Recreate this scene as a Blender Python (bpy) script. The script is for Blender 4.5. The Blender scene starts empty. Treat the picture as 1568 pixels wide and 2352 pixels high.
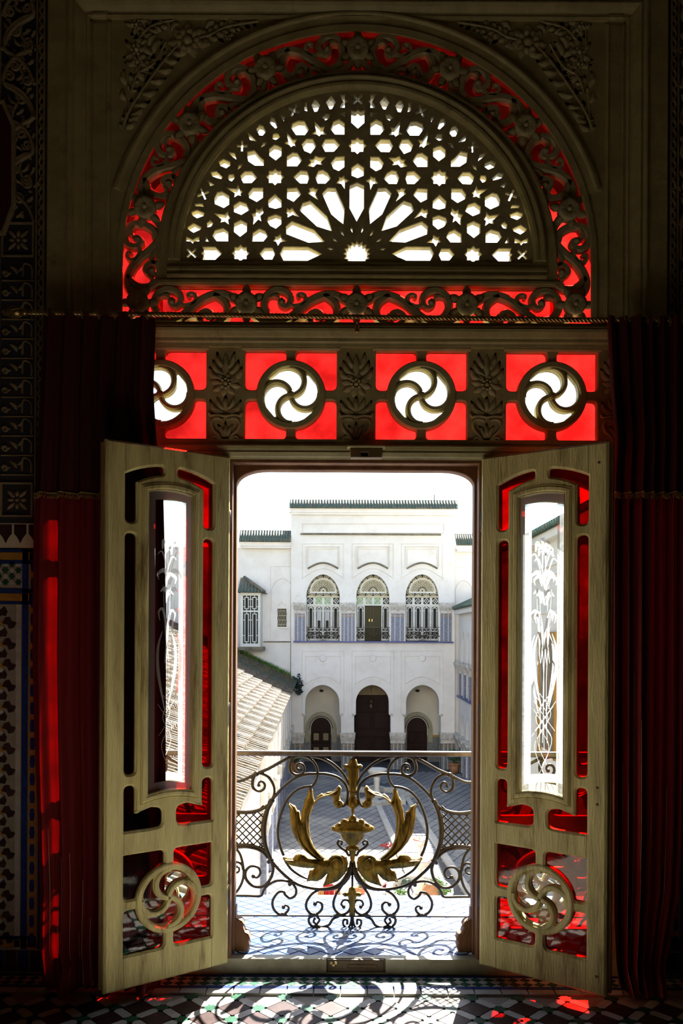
import bpy, math, random
from mathutils import Vector, Matrix
from mathutils.geometry import tessellate_polygon, delaunay_2d_cdt

random.seed(7)
SC = bpy.context.scene
COL = SC.collection
PI = math.pi

# ------------------------------------------------------------------ camera, sky, sun, exposure
F = 1850.0                      # focal length in pixels of the 1568 x 2352 frame
ROLL = 0.005
CX, CY, CZ = -0.067, -4.0, 1.69
cd = bpy.data.cameras.new('camera')
cam = bpy.data.objects.new('camera', cd)
COL.objects.link(cam)
cd.sensor_fit = 'AUTO'
cd.sensor_width = 36.0
cd.lens = F / 2352.0 * 36.0
cd.shift_y = 281.0 / 2352.0
cd.clip_start, cd.clip_end = 0.05, 400
cam.matrix_world = Matrix.Translation((CX, CY, CZ)) @ Matrix.Rotation(PI/2, 4, 'X') @ Matrix.Rotation(ROLL, 4, 'Z')
SC.camera = cam

SUN_DIR = Vector((-0.28, -1.0, -0.86)).normalized()     # the way the light travels
SUN_EL = math.asin(-SUN_DIR.z)
SUN_AZ = math.atan2(-SUN_DIR.x, -SUN_DIR.y)             # from +Y towards +X
w = bpy.data.worlds.new('world')
SC.world = w
w.use_nodes = True
nt = w.node_tree
nt.nodes.clear()
sky = nt.nodes.new('ShaderNodeTexSky')
sky.sky_type = 'NISHITA'
sky.sun_disc = False
sky.sun_elevation = SUN_EL
sky.sun_rotation = SUN_AZ
sky.air_density = 1.0
sky.dust_density = 1.0
sky.ozone_density = 1.0
bg = nt.nodes.new('ShaderNodeBackground')
bg.inputs['Strength'].default_value = 0.33
wo = nt.nodes.new('ShaderNodeOutputWorld')
nt.links.new(sky.outputs[0], bg.inputs[0])
nt.links.new(bg.outputs[0], wo.inputs[0])

sd = bpy.data.lights.new('sun', 'SUN')
sd.energy = 34.0
sd.color = (1.0, 0.95, 0.87)
sd.angle = math.radians(0.53)
so = bpy.data.objects.new('sun', sd)
COL.objects.link(so)
so.location = (4, 16, 16)
so.rotation_euler = SUN_DIR.to_track_quat('-Z', 'Y').to_euler()

vs = SC.view_settings
SC.display_settings.display_device = 'sRGB'
vs.view_transform = 'Standard'
vs.look = 'None'
vs.exposure = 0.32
vs.gamma = 1.0
vs.use_curve_mapping = False
cy = SC.cycles
cy.max_bounces = 10
cy.diffuse_bounces = 6
cy.glossy_bounces = 4
cy.transparent_max_bounces = 24
cy.transmission_bounces = 4
cy.sample_clamp_indirect = 6.0
cy.caustics_reflective = False
cy.caustics_refractive = False
cy.use_denoising = True

# ------------------------------------------------------------------ measuring helpers
S = 4.0 / F                      # metres per pixel in the plane of the window (Y = 0)
def zz(y): return CZ + (1457.0 - y) * S
def at(px, py, Y):               # the point in the plane Y seen at a pixel
    a, b = px - 784.0, py - 1457.0
    xi, yi = a + ROLL * b, b - ROLL * a
    d = (Y - CY) / F
    return Vector((CX + xi * d, Y, CZ - yi * d))
def uy(p): return (p[0] * S, zz(p[1]))           # window pixels (from the centre line) to metres
def uyl(l): return [uy(p) for p in l]

# ------------------------------------------------------------------ materials
def _nodes(name):
    m = bpy.data.materials.new(name)
    m.use_nodes = True
    m.node_tree.nodes.clear()
    return m, m.node_tree.nodes, m.node_tree.links

def mat(name, c1, c2=None, scale=8.0, rough=0.6, metal=0.0, bump=0.0, bscale=60.0, stretch=(1,1,1),
        lo=0.4, hi=0.65, spec=0.4, c3=None, scale3=3.0, lo3=0.55, hi3=0.7, rvar=0.0, trans=None, sheen=0.0, coat=0.0):
    m, n, l = _nodes(name)
    out = n.new('ShaderNodeOutputMaterial')
    b = n.new('ShaderNodeBsdfPrincipled')
    b.inputs['Roughness'].default_value = rough
    b.inputs['Metallic'].default_value = metal
    b.inputs['Specular IOR Level'].default_value = spec
    b.inputs['Coat Weight'].default_value = coat
    b.inputs['Coat Roughness'].default_value = 0.12
    if sheen:
        b.inputs['Sheen Weight'].default_value = sheen
        b.inputs['Sheen Tint'].default_value = (*c1, 1)
    tc = n.new('ShaderNodeNewGeometry')
    mp = n.new('ShaderNodeMapping')
    mp.inputs['Scale'].default_value = stretch
    l.new(tc.outputs['Position'], mp.inputs[0])
    col = None
    if c2:
        nz = n.new('ShaderNodeTexNoise')
        nz.inputs['Scale'].default_value = scale
        nz.inputs['Detail'].default_value = 5
        nz.inputs['Roughness'].default_value = 0.62
        l.new(mp.outputs[0], nz.inputs['Vector'])
        r = n.new('ShaderNodeValToRGB')
        r.color_ramp.elements[0].position, r.color_ramp.elements[1].position = lo, hi
        r.color_ramp.elements[0].color, r.color_ramp.elements[1].color = (*c1, 1), (*c2, 1)
        l.new(nz.outputs['Fac'], r.inputs[0])
        col = r.outputs[0]
        if rvar:
            mr = n.new('ShaderNodeMapRange')
            mr.inputs['To Min'].default_value = rough - rvar
            mr.inputs['To Max'].default_value = rough + rvar
            l.new(nz.outputs['Fac'], mr.inputs['Value'])
            l.new(mr.outputs[0], b.inputs['Roughness'])
    if c3:
        nz = n.new('ShaderNodeTexNoise')
        nz.inputs['Scale'].default_value = scale3
        nz.inputs['Detail'].default_value = 8
        nz.inputs['Roughness'].default_value = 0.7
        l.new(mp.outputs[0], nz.inputs['Vector'])
        r = n.new('ShaderNodeMapRange')
        r.inputs['From Min'].default_value, r.inputs['From Max'].default_value = lo3, hi3
        l.new(nz.outputs['Fac'], r.inputs['Value'])
        mx = n.new('ShaderNodeMix')
        mx.data_type = 'RGBA'
        l.new(r.outputs[0], mx.inputs['Factor'])
        if col: l.new(col, mx.inputs['A'])
        else: mx.inputs['A'].default_value = (*c1, 1)
        mx.inputs['B'].default_value = (*c3, 1)
        col = mx.outputs['Result']
    if col: l.new(col, b.inputs['Base Color'])
    else: b.inputs['Base Color'].default_value = (*c1, 1)
    if bump:
        nb = n.new('ShaderNodeTexNoise')
        nb.inputs['Scale'].default_value = bscale
        nb.inputs['Detail'].default_value = 4
        l.new(mp.outputs[0], nb.inputs['Vector'])
        bp = n.new('ShaderNodeBump')
        bp.inputs['Strength'].default_value = bump
        bp.inputs['Distance'].default_value = 0.01
        l.new(nb.outputs['Fac'], bp.inputs['Height'])
        l.new(bp.outputs[0], b.inputs['Normal'])
    sh = b.outputs[0]
    if trans:
        t = n.new('ShaderNodeBsdfTranslucent')
        t.inputs[0].default_value = (*trans[0], 1)
        ms = n.new('ShaderNodeMixShader')
        ms.inputs[0].default_value = trans[1]
        l.new(sh, ms.inputs[1]); l.new(t.outputs[0], ms.inputs[2])
        sh = ms.outputs[0]
    l.new(sh, out.inputs[0])
    return m

def glass(name, color, color2=None, gloss=0.05, frost=0.0, rough=0.03, scale=14.0, fcol=(0.9,0.9,0.9)):
    m, n, l = _nodes(name)
    out = n.new('ShaderNodeOutputMaterial')
    t = n.new('ShaderNodeBsdfTransparent')
    t.inputs[0].default_value = (*color, 1)
    tc = n.new('ShaderNodeTexCoord')
    nz = n.new('ShaderNodeTexNoise')
    nz.inputs['Scale'].default_value = scale
    nz.inputs['Detail'].default_value = 6
    l.new(tc.outputs['Object'], nz.inputs['Vector'])
    if color2:
        r = n.new('ShaderNodeValToRGB')
        r.color_ramp.elements[0].position, r.color_ramp.elements[1].position = 0.35, 0.65
        r.color_ramp.elements[0].color, r.color_ramp.elements[1].color = (*color, 1), (*color2, 1)
        l.new(nz.outputs['Fac'], r.inputs[0]); l.new(r.outputs[0], t.inputs[0])
    g = n.new('ShaderNodeBsdfGlossy')
    g.inputs['Roughness'].default_value = rough
    fr = n.new('ShaderNodeFresnel')
    fr.inputs['IOR'].default_value = 1.5
    ad = n.new('ShaderNodeMath')
    ad.operation = 'ADD'
    ad.inputs[1].default_value = gloss - 0.04
    ad.use_clamp = True
    l.new(fr.outputs[0], ad.inputs[0])
    bp = n.new('ShaderNodeBump')
    bp.inputs['Strength'].default_value = 0.12
    bp.inputs['Distance'].default_value = 0.004
    l.new(nz.outputs['Fac'], bp.inputs['Height'])
    l.new(bp.outputs[0], g.inputs['Normal'])
    mx = n.new('ShaderNodeMixShader')
    l.new(ad.outputs[0], mx.inputs[0])
    sh = t.outputs[0]
    if frost:
        tl = n.new('ShaderNodeBsdfTranslucent')
        tl.inputs[0].default_value = (*fcol, 1)
        df = n.new('ShaderNodeBsdfDiffuse')
        df.inputs[0].default_value = (*fcol, 1)
        a = n.new('ShaderNodeMixShader')
        a.inputs[0].default_value = 0.35
        l.new(tl.outputs[0], a.inputs[1]); l.new(df.outputs[0], a.inputs[2])
        f2 = n.new('ShaderNodeMixShader')
        f2.inputs[0].default_value = frost
        l.new(sh, f2.inputs[1]); l.new(a.outputs[0], f2.inputs[2])
        sh = f2.outputs[0]
    l.new(sh, mx.inputs[1]); l.new(g.outputs[0], mx.inputs[2])
    l.new(mx.outputs[0], out.inputs[0])
    return m

MT = {}
MT['cream'] = mat('cream_painted_wood', (0.43,0.375,0.17), (0.33,0.285,0.125), 9, 0.5, bump=0.25, bscale=90, c3=(0.17,0.10,0.04), scale3=5, lo3=0.62, hi3=0.75)
MT['leafwood'] = mat('worn_cream_paint', (0.70,0.62,0.28), (0.37,0.305,0.12), 16, 0.55, bump=0.6, bscale=120, stretch=(1,1,0.14), lo=0.38, hi=0.78, c3=(0.15,0.065,0.018), scale3=8, lo3=0.55, hi3=0.72)
MT['carved'] = mat('carved_cream_wood', (0.47,0.41,0.21), (0.34,0.295,0.145), 20, 0.5, bump=0.2)
MT['jamb'] = mat('brown_worn_wood', (0.16,0.065,0.025), (0.24,0.12,0.05), 8, 0.6, bump=0.4, bscale=80, stretch=(1,1,0.2), c3=(0.42,0.36,0.22), scale3=6, lo3=0.66, hi3=0.76)
MT['redglass'] = glass('red_glass', (0.30,0.004,0.003), (0.62,0.014,0.009), 0.05, scale=7)
MT['clear'] = glass('clear_glass', (0.93,0.95,0.94), (0.85,0.86,0.84), 0.06, scale=3)
MT['dusty'] = glass('dusty_glass', (0.90,0.92,0.92), (0.72,0.72,0.68), 0.05, scale=9, frost=0.06)
MT['frost'] = glass('frosted_glass', (0.85,0.87,0.87), (0.45,0.47,0.48), 0.04, frost=0.26, scale=90)
MT['etch'] = glass('etched_glass', (0.85,0.85,0.85), None, 0.04, frost=0.45)
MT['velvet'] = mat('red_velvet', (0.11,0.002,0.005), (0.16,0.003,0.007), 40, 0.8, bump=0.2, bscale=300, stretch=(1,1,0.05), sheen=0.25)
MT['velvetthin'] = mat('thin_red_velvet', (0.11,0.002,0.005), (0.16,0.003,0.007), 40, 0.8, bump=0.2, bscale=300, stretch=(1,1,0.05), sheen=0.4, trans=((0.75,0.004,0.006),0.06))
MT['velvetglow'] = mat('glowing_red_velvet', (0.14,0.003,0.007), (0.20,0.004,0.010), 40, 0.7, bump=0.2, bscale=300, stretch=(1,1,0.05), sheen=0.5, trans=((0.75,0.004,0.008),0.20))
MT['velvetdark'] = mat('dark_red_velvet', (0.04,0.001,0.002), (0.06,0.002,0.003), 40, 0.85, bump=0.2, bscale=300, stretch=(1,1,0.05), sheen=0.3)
MT['goldtrim'] = mat('gold_braid', (0.45,0.30,0.10), (0.30,0.18,0.05), 60, 0.5, 0.5)
MT['silver'] = mat('gold_thread', (0.75,0.55,0.35), None, rough=0.4, metal=0.6)
MT['brass'] = mat('old_brass', (0.50,0.38,0.16), (0.22,0.14,0.05), 30, 0.35, 0.9)
MT['iron'] = mat('gilt_iron', (0.050,0.031,0.009), (0.022,0.014,0.005), 25, 0.35, 0.0, spec=0.35)
MT['rail'] = mat('worn_rail_top', (0.06,0.035,0.018), (0.11,0.08,0.05), 40, 0.34, 0.0, spec=0.9)
MT['gold'] = mat('gilt_bronze', (0.25,0.150,0.021), (0.05,0.031,0.007), 26, 0.42, 0.85, bump=0.35, bscale=70, stretch=(1.4,1.4,0.35), lo=0.38, hi=0.68)
MT['stone'] = mat('sill_stone', (0.42,0.38,0.24), (0.30,0.26,0.15), 8, 0.4, bump=0.15)
MT['oldwood'] = mat('old_wood', (0.16,0.10,0.04), (0.10,0.055,0.02), 12, 0.5, bump=0.3)
MT['black_tile'] = mat('aubergine_tile', (0.030,0.016,0.015), (0.060,0.032,0.028), 12, 0.42, spec=0.10)
MT['white_tile'] = mat('white_tile', (0.46,0.45,0.41), (0.32,0.31,0.28), 9, 0.36, spec=0.12)
MT['green_tile'] = mat('green_tile', (0.012,0.060,0.030), (0.02,0.09,0.05), 20, 0.36, spec=0.12)
MT['blue_tile'] = mat('blue_tile', (0.015,0.033,0.16), (0.022,0.05,0.22), 20, 0.36, spec=0.12)
MT['sky_tile'] = mat('light_blue_tile', (0.055,0.11,0.28), (0.085,0.15,0.33), 10, 0.3, spec=0.15)
MT['pale_tile'] = mat('pale_blue_grey_tile', (0.20,0.23,0.28), (0.12,0.15,0.21), 10, 0.3, spec=0.15)
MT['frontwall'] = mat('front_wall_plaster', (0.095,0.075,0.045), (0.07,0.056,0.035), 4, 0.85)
MT['yellow_tile'] = mat('ochre_tile', (0.42,0.22,0.04), (0.34,0.17,0.03), 20, 0.3, coat=0.3)
MT['grout'] = mat('grout', (0.30,0.27,0.22), (0.24,0.22,0.18), 20, 0.85)
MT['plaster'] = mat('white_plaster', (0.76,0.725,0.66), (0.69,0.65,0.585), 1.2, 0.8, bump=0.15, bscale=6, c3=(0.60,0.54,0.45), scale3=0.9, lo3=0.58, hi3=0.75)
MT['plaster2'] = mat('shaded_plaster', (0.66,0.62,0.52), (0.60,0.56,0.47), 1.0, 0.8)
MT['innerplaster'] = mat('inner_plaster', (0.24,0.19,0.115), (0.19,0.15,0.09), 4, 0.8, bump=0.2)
MT['carvedplaster'] = mat('carved_plaster', (0.30,0.235,0.13), (0.20,0.145,0.075), 14, 0.8)
MT['blueground'] = mat('blue_ground', (0.030,0.024,0.026), (0.022,0.024,0.045), 12, 0.8)
MT['ochreline'] = mat('ochre_line', (0.62,0.55,0.40), None, rough=0.8)
MT['roofgreen'] = mat('green_roof_tile', (0.02,0.09,0.075), (0.05,0.13,0.10), 6, 0.35, c3=(0.15,0.125,0.075), scale3=5, lo3=0.46, hi3=0.60)
MT['roofmoss'] = mat('weathered_roof', (0.20,0.165,0.11), (0.10,0.092,0.065), 3, 0.8, bump=0.3, bscale=5)
MT['roofstraw'] = mat('lichen_roof_tile', (0.135,0.118,0.082), (0.078,0.043,0.010), 5, 0.75, lo=0.42, hi=0.56, c3=(0.022,0.034,0.03), scale3=6, lo3=0.56, hi3=0.6)
MT['roofmossshade'] = mat('mossy_shaded_roof_tile', (0.085,0.080,0.05), (0.045,0.06,0.028), 4, 0.85, c3=(0.03,0.06,0.055), scale3=2, lo3=0.5, hi3=0.65)  # moss, with the facade's shadow darkened into the same colour
MT['roofbed'] = mat('dark_roof_bed', (0.012,0.011,0.009), None, rough=0.9)
MT['mosaic'] = mat('blue_grey_mosaic', (0.11,0.125,0.185), (0.21,0.225,0.275), 11, 0.4)
MT['mosaicline'] = mat('pale_mosaic', (0.42,0.43,0.44), (0.34,0.35,0.37), 9, 0.4)
MT['greymosaic'] = mat('grey_mosaic', (0.10,0.105,0.10), (0.21,0.21,0.19), 14, 0.4)
MT['bluesill'] = mat('blue_sill_tile', (0.03,0.05,0.20), (0.05,0.08,0.25), 5, 0.4)
MT['capital'] = mat('carved_capital', (0.62,0.585,0.52), (0.42,0.39,0.33), 6, 0.8, bump=0.5, bscale=9)
MT['darkdoor'] = mat('dark_brown_door', (0.026,0.010,0.006), (0.016,0.006,0.004), 3, 0.6, spec=0.15, stretch=(4,4,0.3))
MT['whitewood'] = mat('white_window_wood', (0.68,0.66,0.58), (0.60,0.58,0.50), 3, 0.6)
MT['tracery'] = mat('cream_tracery', (0.58,0.51,0.34), (0.47,0.41,0.26), 3, 0.7)
MT['darkglass'] = mat('dark_window_glass', (0.010,0.012,0.012), (0.024,0.024,0.02), 2, 0.4, spec=0.1)
MT['greenglass'] = glass('green_glass', (0.04,0.35,0.03), None, 0.05)
MT['oliveshade'] = mat('olive_room_shade', (0.060,0.050,0.020), None, rough=0.9)
MT['paver'] = mat('grey_paver', (0.24,0.25,0.26), (0.17,0.18,0.19), 1.3, 0.5, c3=(0.36,0.36,0.34), scale3=0.35, lo3=0.5, hi3=0.62)
MT['pavergrout'] = mat('pale_joint', (0.42,0.42,0.40), (0.34,0.34,0.33), 3, 0.8)
MT['marble'] = mat('white_marble', (0.66,0.64,0.58), (0.55,0.53,0.47), 3, 0.4)
MT['kerb'] = mat('kerb_stone', (0.52,0.51,0.46), (0.42,0.41,0.37), 3, 0.6)
MT['terracotta'] = mat('terracotta', (0.42,0.20,0.09), (0.33,0.15,0.07), 6, 0.8)
MT['orangewater'] = mat('rusty_bowl', (0.30,0.045,0.008), (0.20,0.03,0.006), 6, 0.3)
MT['leaf'] = mat('green_leaf', (0.035,0.09,0.02), (0.06,0.13,0.03), 3, 0.5, trans=((0.12,0.25,0.03),0.25))
MT['leafdark'] = mat('dark_leaf', (0.012,0.028,0.018), (0.02,0.04,0.022), 3, 0.5)
MT['grass'] = mat('fresh_grass', (0.08,0.19,0.02), (0.12,0.24,0.03), 3, 0.6)
MT['drygrass'] = mat('dry_grass', (0.17,0.12,0.05), (0.11,0.085,0.035), 3, 0.7)
MT['redcloth'] = mat('red_cloth', (0.34,0.012,0.008), (0.45,0.02,0.012), 8, 0.8)
MT['orangecloth'] = mat('orange_cloth', (0.50,0.24,0.08), (0.60,0.33,0.13), 8, 0.8)
MT['greenrug'] = mat('dark_green_rug', (0.03,0.07,0.05), (0.12,0.15,0.12), 7, 0.9)
MT['hair'] = mat('dark_band', (0.02,0.015,0.012), None, rough=0.7)

# ------------------------------------------------------------------ object helpers
ORG = {}
def thing(name, label, cat, loc=(0,0,0), rotz=0.0, group=None, kind=None):
    o = bpy.data.objects.new(name, None)
    COL.objects.link(o)
    o.location = loc
    o.rotation_euler = (0, 0, rotz)
    o.empty_display_size = 0.1
    tag(o, label, cat, group, kind)
    ORG[o.name] = Vector(loc)
    return o
def tag(o, label=None, cat=None, group=None, kind=None):
    if label: o['label'] = label
    if cat: o['category'] = cat
    if group: o['group'] = group
    if kind: o['kind'] = kind
    return o
def root_org(p):
    while p.parent: p = p.parent
    return ORG.get(p.name, Vector((0,0,0)))
def link(name, me, parent=None, label=None, kind=None):
    o = bpy.data.objects.new(name, me)
    COL.objects.link(o)
    if parent: o.parent = parent
    if label: o['label'] = label
    if kind: o['kind'] = kind
    return o

class MB:
    def __init__(s):
        s.v, s.f, s.sm = [], [], []
    def add(s, vs, fs, smooth=False):
        k = len(s.v)
        s.v += [tuple(p) for p in vs]
        s.f += [tuple(i + k for i in f) for f in fs]
        s.sm += [smooth] * len(fs)
        return s
    def box(s, x0, x1, y0, y1, z0, z1):
        vs = [(x,y,z) for x in (x0,x1) for y in (y0,y1) for z in (z0,z1)]
        return s.add(vs, [(0,1,3,2),(4,6,7,5),(0,4,5,1),(2,3,7,6),(0,2,6,4),(1,5,7,3)])
    def cbox(s, x0, x1, y0, y1, z0, z1, b):       # box chamfered on its front and back rims (in X,Z)
        loop = [(x0,z0),(x1,z0),(x1,z1),(x0,z1)]
        return s.fret(loop, [], y0, y1, b)
    def fret(s, outer, holes, y0, y1, b=0.0, back=True, smooth=False):
        """plate in the X,Z plane between y0 (front) and y1 with holes; rims chamfered by b"""
        loops = [ccw(outer, True)] + [ccw(h, False) for h in holes]
        rings = []
        if b: rings += [([offs(l, b) for l in loops], y0), (loops, y0 + b)]
        else: rings += [(loops, y0)]
        if b and back: rings += [(loops, y1 - b), ([offs(l, b) for l in loops], y1)]
        else: rings += [(loops, y1)]
        n = sum(len(l) for l in loops)
        vs = []
        for ls, y in rings:
            for l in ls: vs += [(p[0], y, p[1]) for p in l]
        fs = []
        tr = tessellate_polygon([[Vector((p[0], p[1], 0)) for p in l] for l in rings[0][0]])
        flat = [p for l in rings[0][0] for p in l]
        last = (len(rings) - 1) * n
        for t in tr:
            a, bb, c = (flat[i] for i in t)
            ar = (bb[0]-a[0])*(c[1]-a[1]) - (bb[1]-a[1])*(c[0]-a[0])
            t = tuple(t) if ar > 0 else (t[0], t[2], t[1])
            fs.append(t)
            fs.append((t[0]+last, t[2]+last, t[1]+last))
        k = 0
        for l in loops:
            m = len(l)
            for r in range(len(rings) - 1):
                for i in range(m):
                    j = (i + 1) % m
                    fs.append((r*n+k+i, (r+1)*n+k+i, (r+1)*n+k+j, r*n+k+j))
            k += m
        return s.add(vs, fs, smooth)
    def sheet(s, outer, holes, y, *_):
        """one thin sheet (a glass pane) in the X,Z plane"""
        loops = [ccw(outer, True)] + [ccw(h, False) for h in holes]
        flat = [p for l in loops for p in l]
        fs = []
        for t in tessellate_polygon([[Vector((p[0], p[1], 0)) for p in l] for l in loops]):
            a, b, c = (flat[i] for i in t)
            ar = (b[0]-a[0])*(c[1]-a[1]) - (b[1]-a[1])*(c[0]-a[0])
            fs.append(tuple(t) if ar > 0 else (t[0], t[2], t[1]))
        return s.add([(p[0], y, p[1]) for p in flat], fs)
    def strip(s, pts, ws, y):
        L, R = [], []
        n = len(pts)
        for i in range(n):
            a, c = pts[max(i-1, 0)], pts[min(i+1, n-1)]
            d = Vector((c[0]-a[0], c[1]-a[1])).normalized()
            L.append((pts[i][0]-d.y*ws[i], y, pts[i][1]+d.x*ws[i])); R.append((pts[i][0]+d.y*ws[i], y, pts[i][1]-d.x*ws[i]))
        return s.add(L + R, [(i, i+1, n+i+1, n+i) for i in range(n-1)])
    def ribbon(s, pts, ws, y0, y1, closed=False, round_=0.35):
        """carved strand in the X,Z plane: front y0 (towards the room), back y1, half widths ws"""
        n = len(pts)
        vs = []
        h = (y1 - y0)
        for i in range(n):
            a, c = pts[max(i-1, 0)], pts[min(i+1, n-1)]
            if closed: a, c = pts[i-1], pts[(i+1) % n]
            d = Vector((c[0]-a[0], c[1]-a[1]))
            d = d.normalized() if d.length > 1e-9 else Vector((1,0))
            nx, nz = -d.y, d.x
            w_ = ws[i]
            for (k, y) in ((-1, y1), (-1, y0 + h*round_), (-0.55, y0), (0.55, y0), (1, y0 + h*round_), (1, y1)):
                vs.append((pts[i][0] + nx*k*w_, y, pts[i][1] + nz*k*w_))
        fs = []
        for i in range(n if closed else n - 1):
            j = (i + 1) % n
            for k in range(6):
                q = (k + 1) % 6
                fs.append((i*6+k, i*6+q, j*6+q, j*6+k))
        if not closed:
            fs += [tuple(range(5, -1, -1)), tuple((n-1)*6 + k for k in range(6))]
        return s.add(vs, fs)
    def tube(s, pts, r, n=8, closed=False, cap=True, flat=1.0):
        """round bar through 3-D points; r a number or a list; flat squeezes it along Y"""
        P = [Vector(p) for p in pts]
        m = len(P)
        R = r if isinstance(r, (list, tuple)) else [r] * m
        T = []
        for i in range(m):
            if closed: t = P[(i+1) % m] - P[i-1]
            else: t = P[min(i+1, m-1)] - P[max(i-1, 0)]
            T.append(t.normalized() if t.length > 1e-9 else Vector((0,0,1)))
        up = Vector((0,1,0)) if abs(T[0].y) < 0.9 else Vector((1,0,0))
        vs, fs = [], []
        for i in range(m):
            up = (up - T[i] * up.dot(T[i]))
            up = up.normalized() if up.length > 1e-6 else T[i].orthogonal().normalized()
            b = T[i].cross(up)
            for k in range(n):
                a = 2*PI*k/n
                vs.append(P[i] + up*(math.cos(a)*R[i]*flat) + b*(math.sin(a)*R[i]))
        for i in range(m if closed else m - 1):
            j = (i + 1) % m
            for k in range(n):
                q = (k + 1) % n
                fs.append((i*n+k, i*n+q, j*n+q, j*n+k))
        if cap and not closed:
            fs += [tuple(range(n-1, -1, -1)), tuple((m-1)*n + k for k in range(n))]
        return s.add(vs, fs, True)
    def lathe(s, prof, c, n=24, sy=1.0, smooth=True):
        """profile (r,z) about a vertical axis at c"""
        vs, fs = [], []
        m = len(prof)
        for (r, z) in prof:
            for k in range(n):
                a = 2*PI*k/n
                vs.append((c[0] + r*math.cos(a), c[1] + r*math.sin(a)*sy, c[2] + z))
        for i in range(m - 1):
            for k in range(n):
                q = (k + 1) % n
                fs.append((i*n+k, i*n+q, (i+1)*n+q, (i+1)*n+k))
        fs += [tuple(range(n-1, -1, -1)), tuple((m-1)*n + k for k in range(n))]
        return s.add(vs, fs, smooth)
    def dome(s, c, r, h, n=10, m=3):
        """boss standing out towards the room (-Y)"""
        vs, fs = [], []
        for i in range(m):
            a = PI/2 * i / m
            for k in range(n):
                t = 2*PI*k/n
                vs.append((c[0] + r*math.cos(a)*math.cos(t), c[1] - h*math.sin(a), c[2] + r*math.cos(a)*math.sin(t)))
        vs.append((c[0], c[1] - h, c[2]))
        for i in range(m - 1):
            for k in range(n):
                q = (k + 1) % n
                fs.append((i*n+k, i*n+q, (i+1)*n+q, (i+1)*n+k))
        for k in range(n): fs.append(((m-1)*n+k, (m-1)*n+(k+1) % n, m*n))
        return s.add(vs, fs, True)
    def ball(s, c, r, n=10, m=6, sc=(1,1,1)):
        vs, fs = [], []
        for i in range(1, m):
            a = PI*i/m
            for k in range(n):
                t = 2*PI*k/n
                vs.append((c[0]+r*sc[0]*math.sin(a)*math.cos(t), c[1]+r*sc[1]*math.sin(a)*math.sin(t), c[2]+r*sc[2]*math.cos(a)))
        t_, b_ = len(vs), len(vs) + 1
        vs += [(c[0],c[1],c[2]+r*sc[2]), (c[0],c[1],c[2]-r*sc[2])]
        for i in range(m - 2):
            for k in range(n):
                q = (k+1) % n
                fs.append((i*n+k, (i+1)*n+k, (i+1)*n+q, i*n+q))
        for k in range(n):
            q = (k+1) % n
            fs += [(t_, k, q), (b_, (m-2)*n+q, (m-2)*n+k)]
        return s.add(vs, fs, True)
    def sweep(s, prof, path, closed_prof=False):
        """profile of (n, d) - n along the path's normal, d towards the room - along path points (x, z, nx, nz)"""
        vs, fs = [], []
        k = len(prof)
        for (x, z, nx, nz) in path:
            for (n_, d) in prof: vs.append((x + nx*n_, -d, z + nz*n_))
        for i in range(len(path) - 1):
            for j in range(k - 1):
                fs.append((i*k+j, i*k+j+1, (i+1)*k+j+1, (i+1)*k+j))
        fs += [tuple(range(k)), tuple(range(len(vs)-1, len(vs)-k-1, -1))]
        return s.add(vs, fs)
    def puff(s, loop, y, h, w, step, back=None, smooth=True):
        """leaf-like swelling: outline in X,Z, rising h towards the room over a rim of width w; back None = flat back"""
        loop = ccw(resample(loop, step), True)
        xs, zs = [p[0] for p in loop], [p[1] for p in loop]
        pts = [Vector(p) for p in loop]
        n = len(pts)
        x = min(xs) + step*0.5
        r = 0
        while x < max(xs):
            z = min(zs) + step*(0.5 if r % 2 else 0.0)
            while z < max(zs):
                if inside((x, z), loop) and dist(( x, z), loop) > step*0.45: pts.append(Vector((x, z)))
                z += step
            x += step*0.87
            r += 1
        edges = [(i, (i+1) % n) for i in range(n)]
        vo, eo, fo, ov, oe, of = delaunay_2d_cdt(pts, edges, [], 1, 1e-7)
        hs = []
        for p in vo:
            d = min(dist(p, loop) / w, 1.0)
            hs.append(math.sqrt(max(0.0, 1 - (1-d)**2)))
        front = [(p[0], y - h*q, p[1]) for p, q in zip(vo, hs)]
        N = len(front)
        bk = [(p[0], (y + 0.002) if back is None else (y + back*q), p[1]) for p, q in zip(vo, hs)]
        fs = []
        for f in fo:
            a, b_, c = (vo[i] for i in f[:3])
            ar = (b_[0]-a[0])*(c[1]-a[1]) - (b_[1]-a[1])*(c[0]-a[0])
            f = tuple(f) if ar > 0 else tuple(reversed(f))
            fs.append(f)
            fs.append(tuple(i + N for i in reversed(f)))
        for i in range(n):
            j = (i+1) % n
            fs.append((i, i+N, j+N, j))
        return s.add(front + bk, fs, smooth)
    def mirror_x(s, c=0.0):
        k = len(s.v)
        f0, sm0 = list(s.f), list(s.sm)
        s.v += [(2*c - p[0], p[1], p[2]) for p in s.v]
        s.f += [tuple(i + k for i in reversed(f)) for f in f0]
        s.sm += sm0
        return s
    def mesh(s, name, m, org=(0,0,0)):
        me = bpy.data.meshes.new(name)
        o = Vector(org)
        me.from_pydata([(p[0]-o[0], p[1]-o[1], p[2]-o[2]) for p in s.v], [], s.f)
        me.materials.append(m)
        me.polygons.foreach_set('use_smooth', s.sm)
        me.update()
        return me
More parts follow.
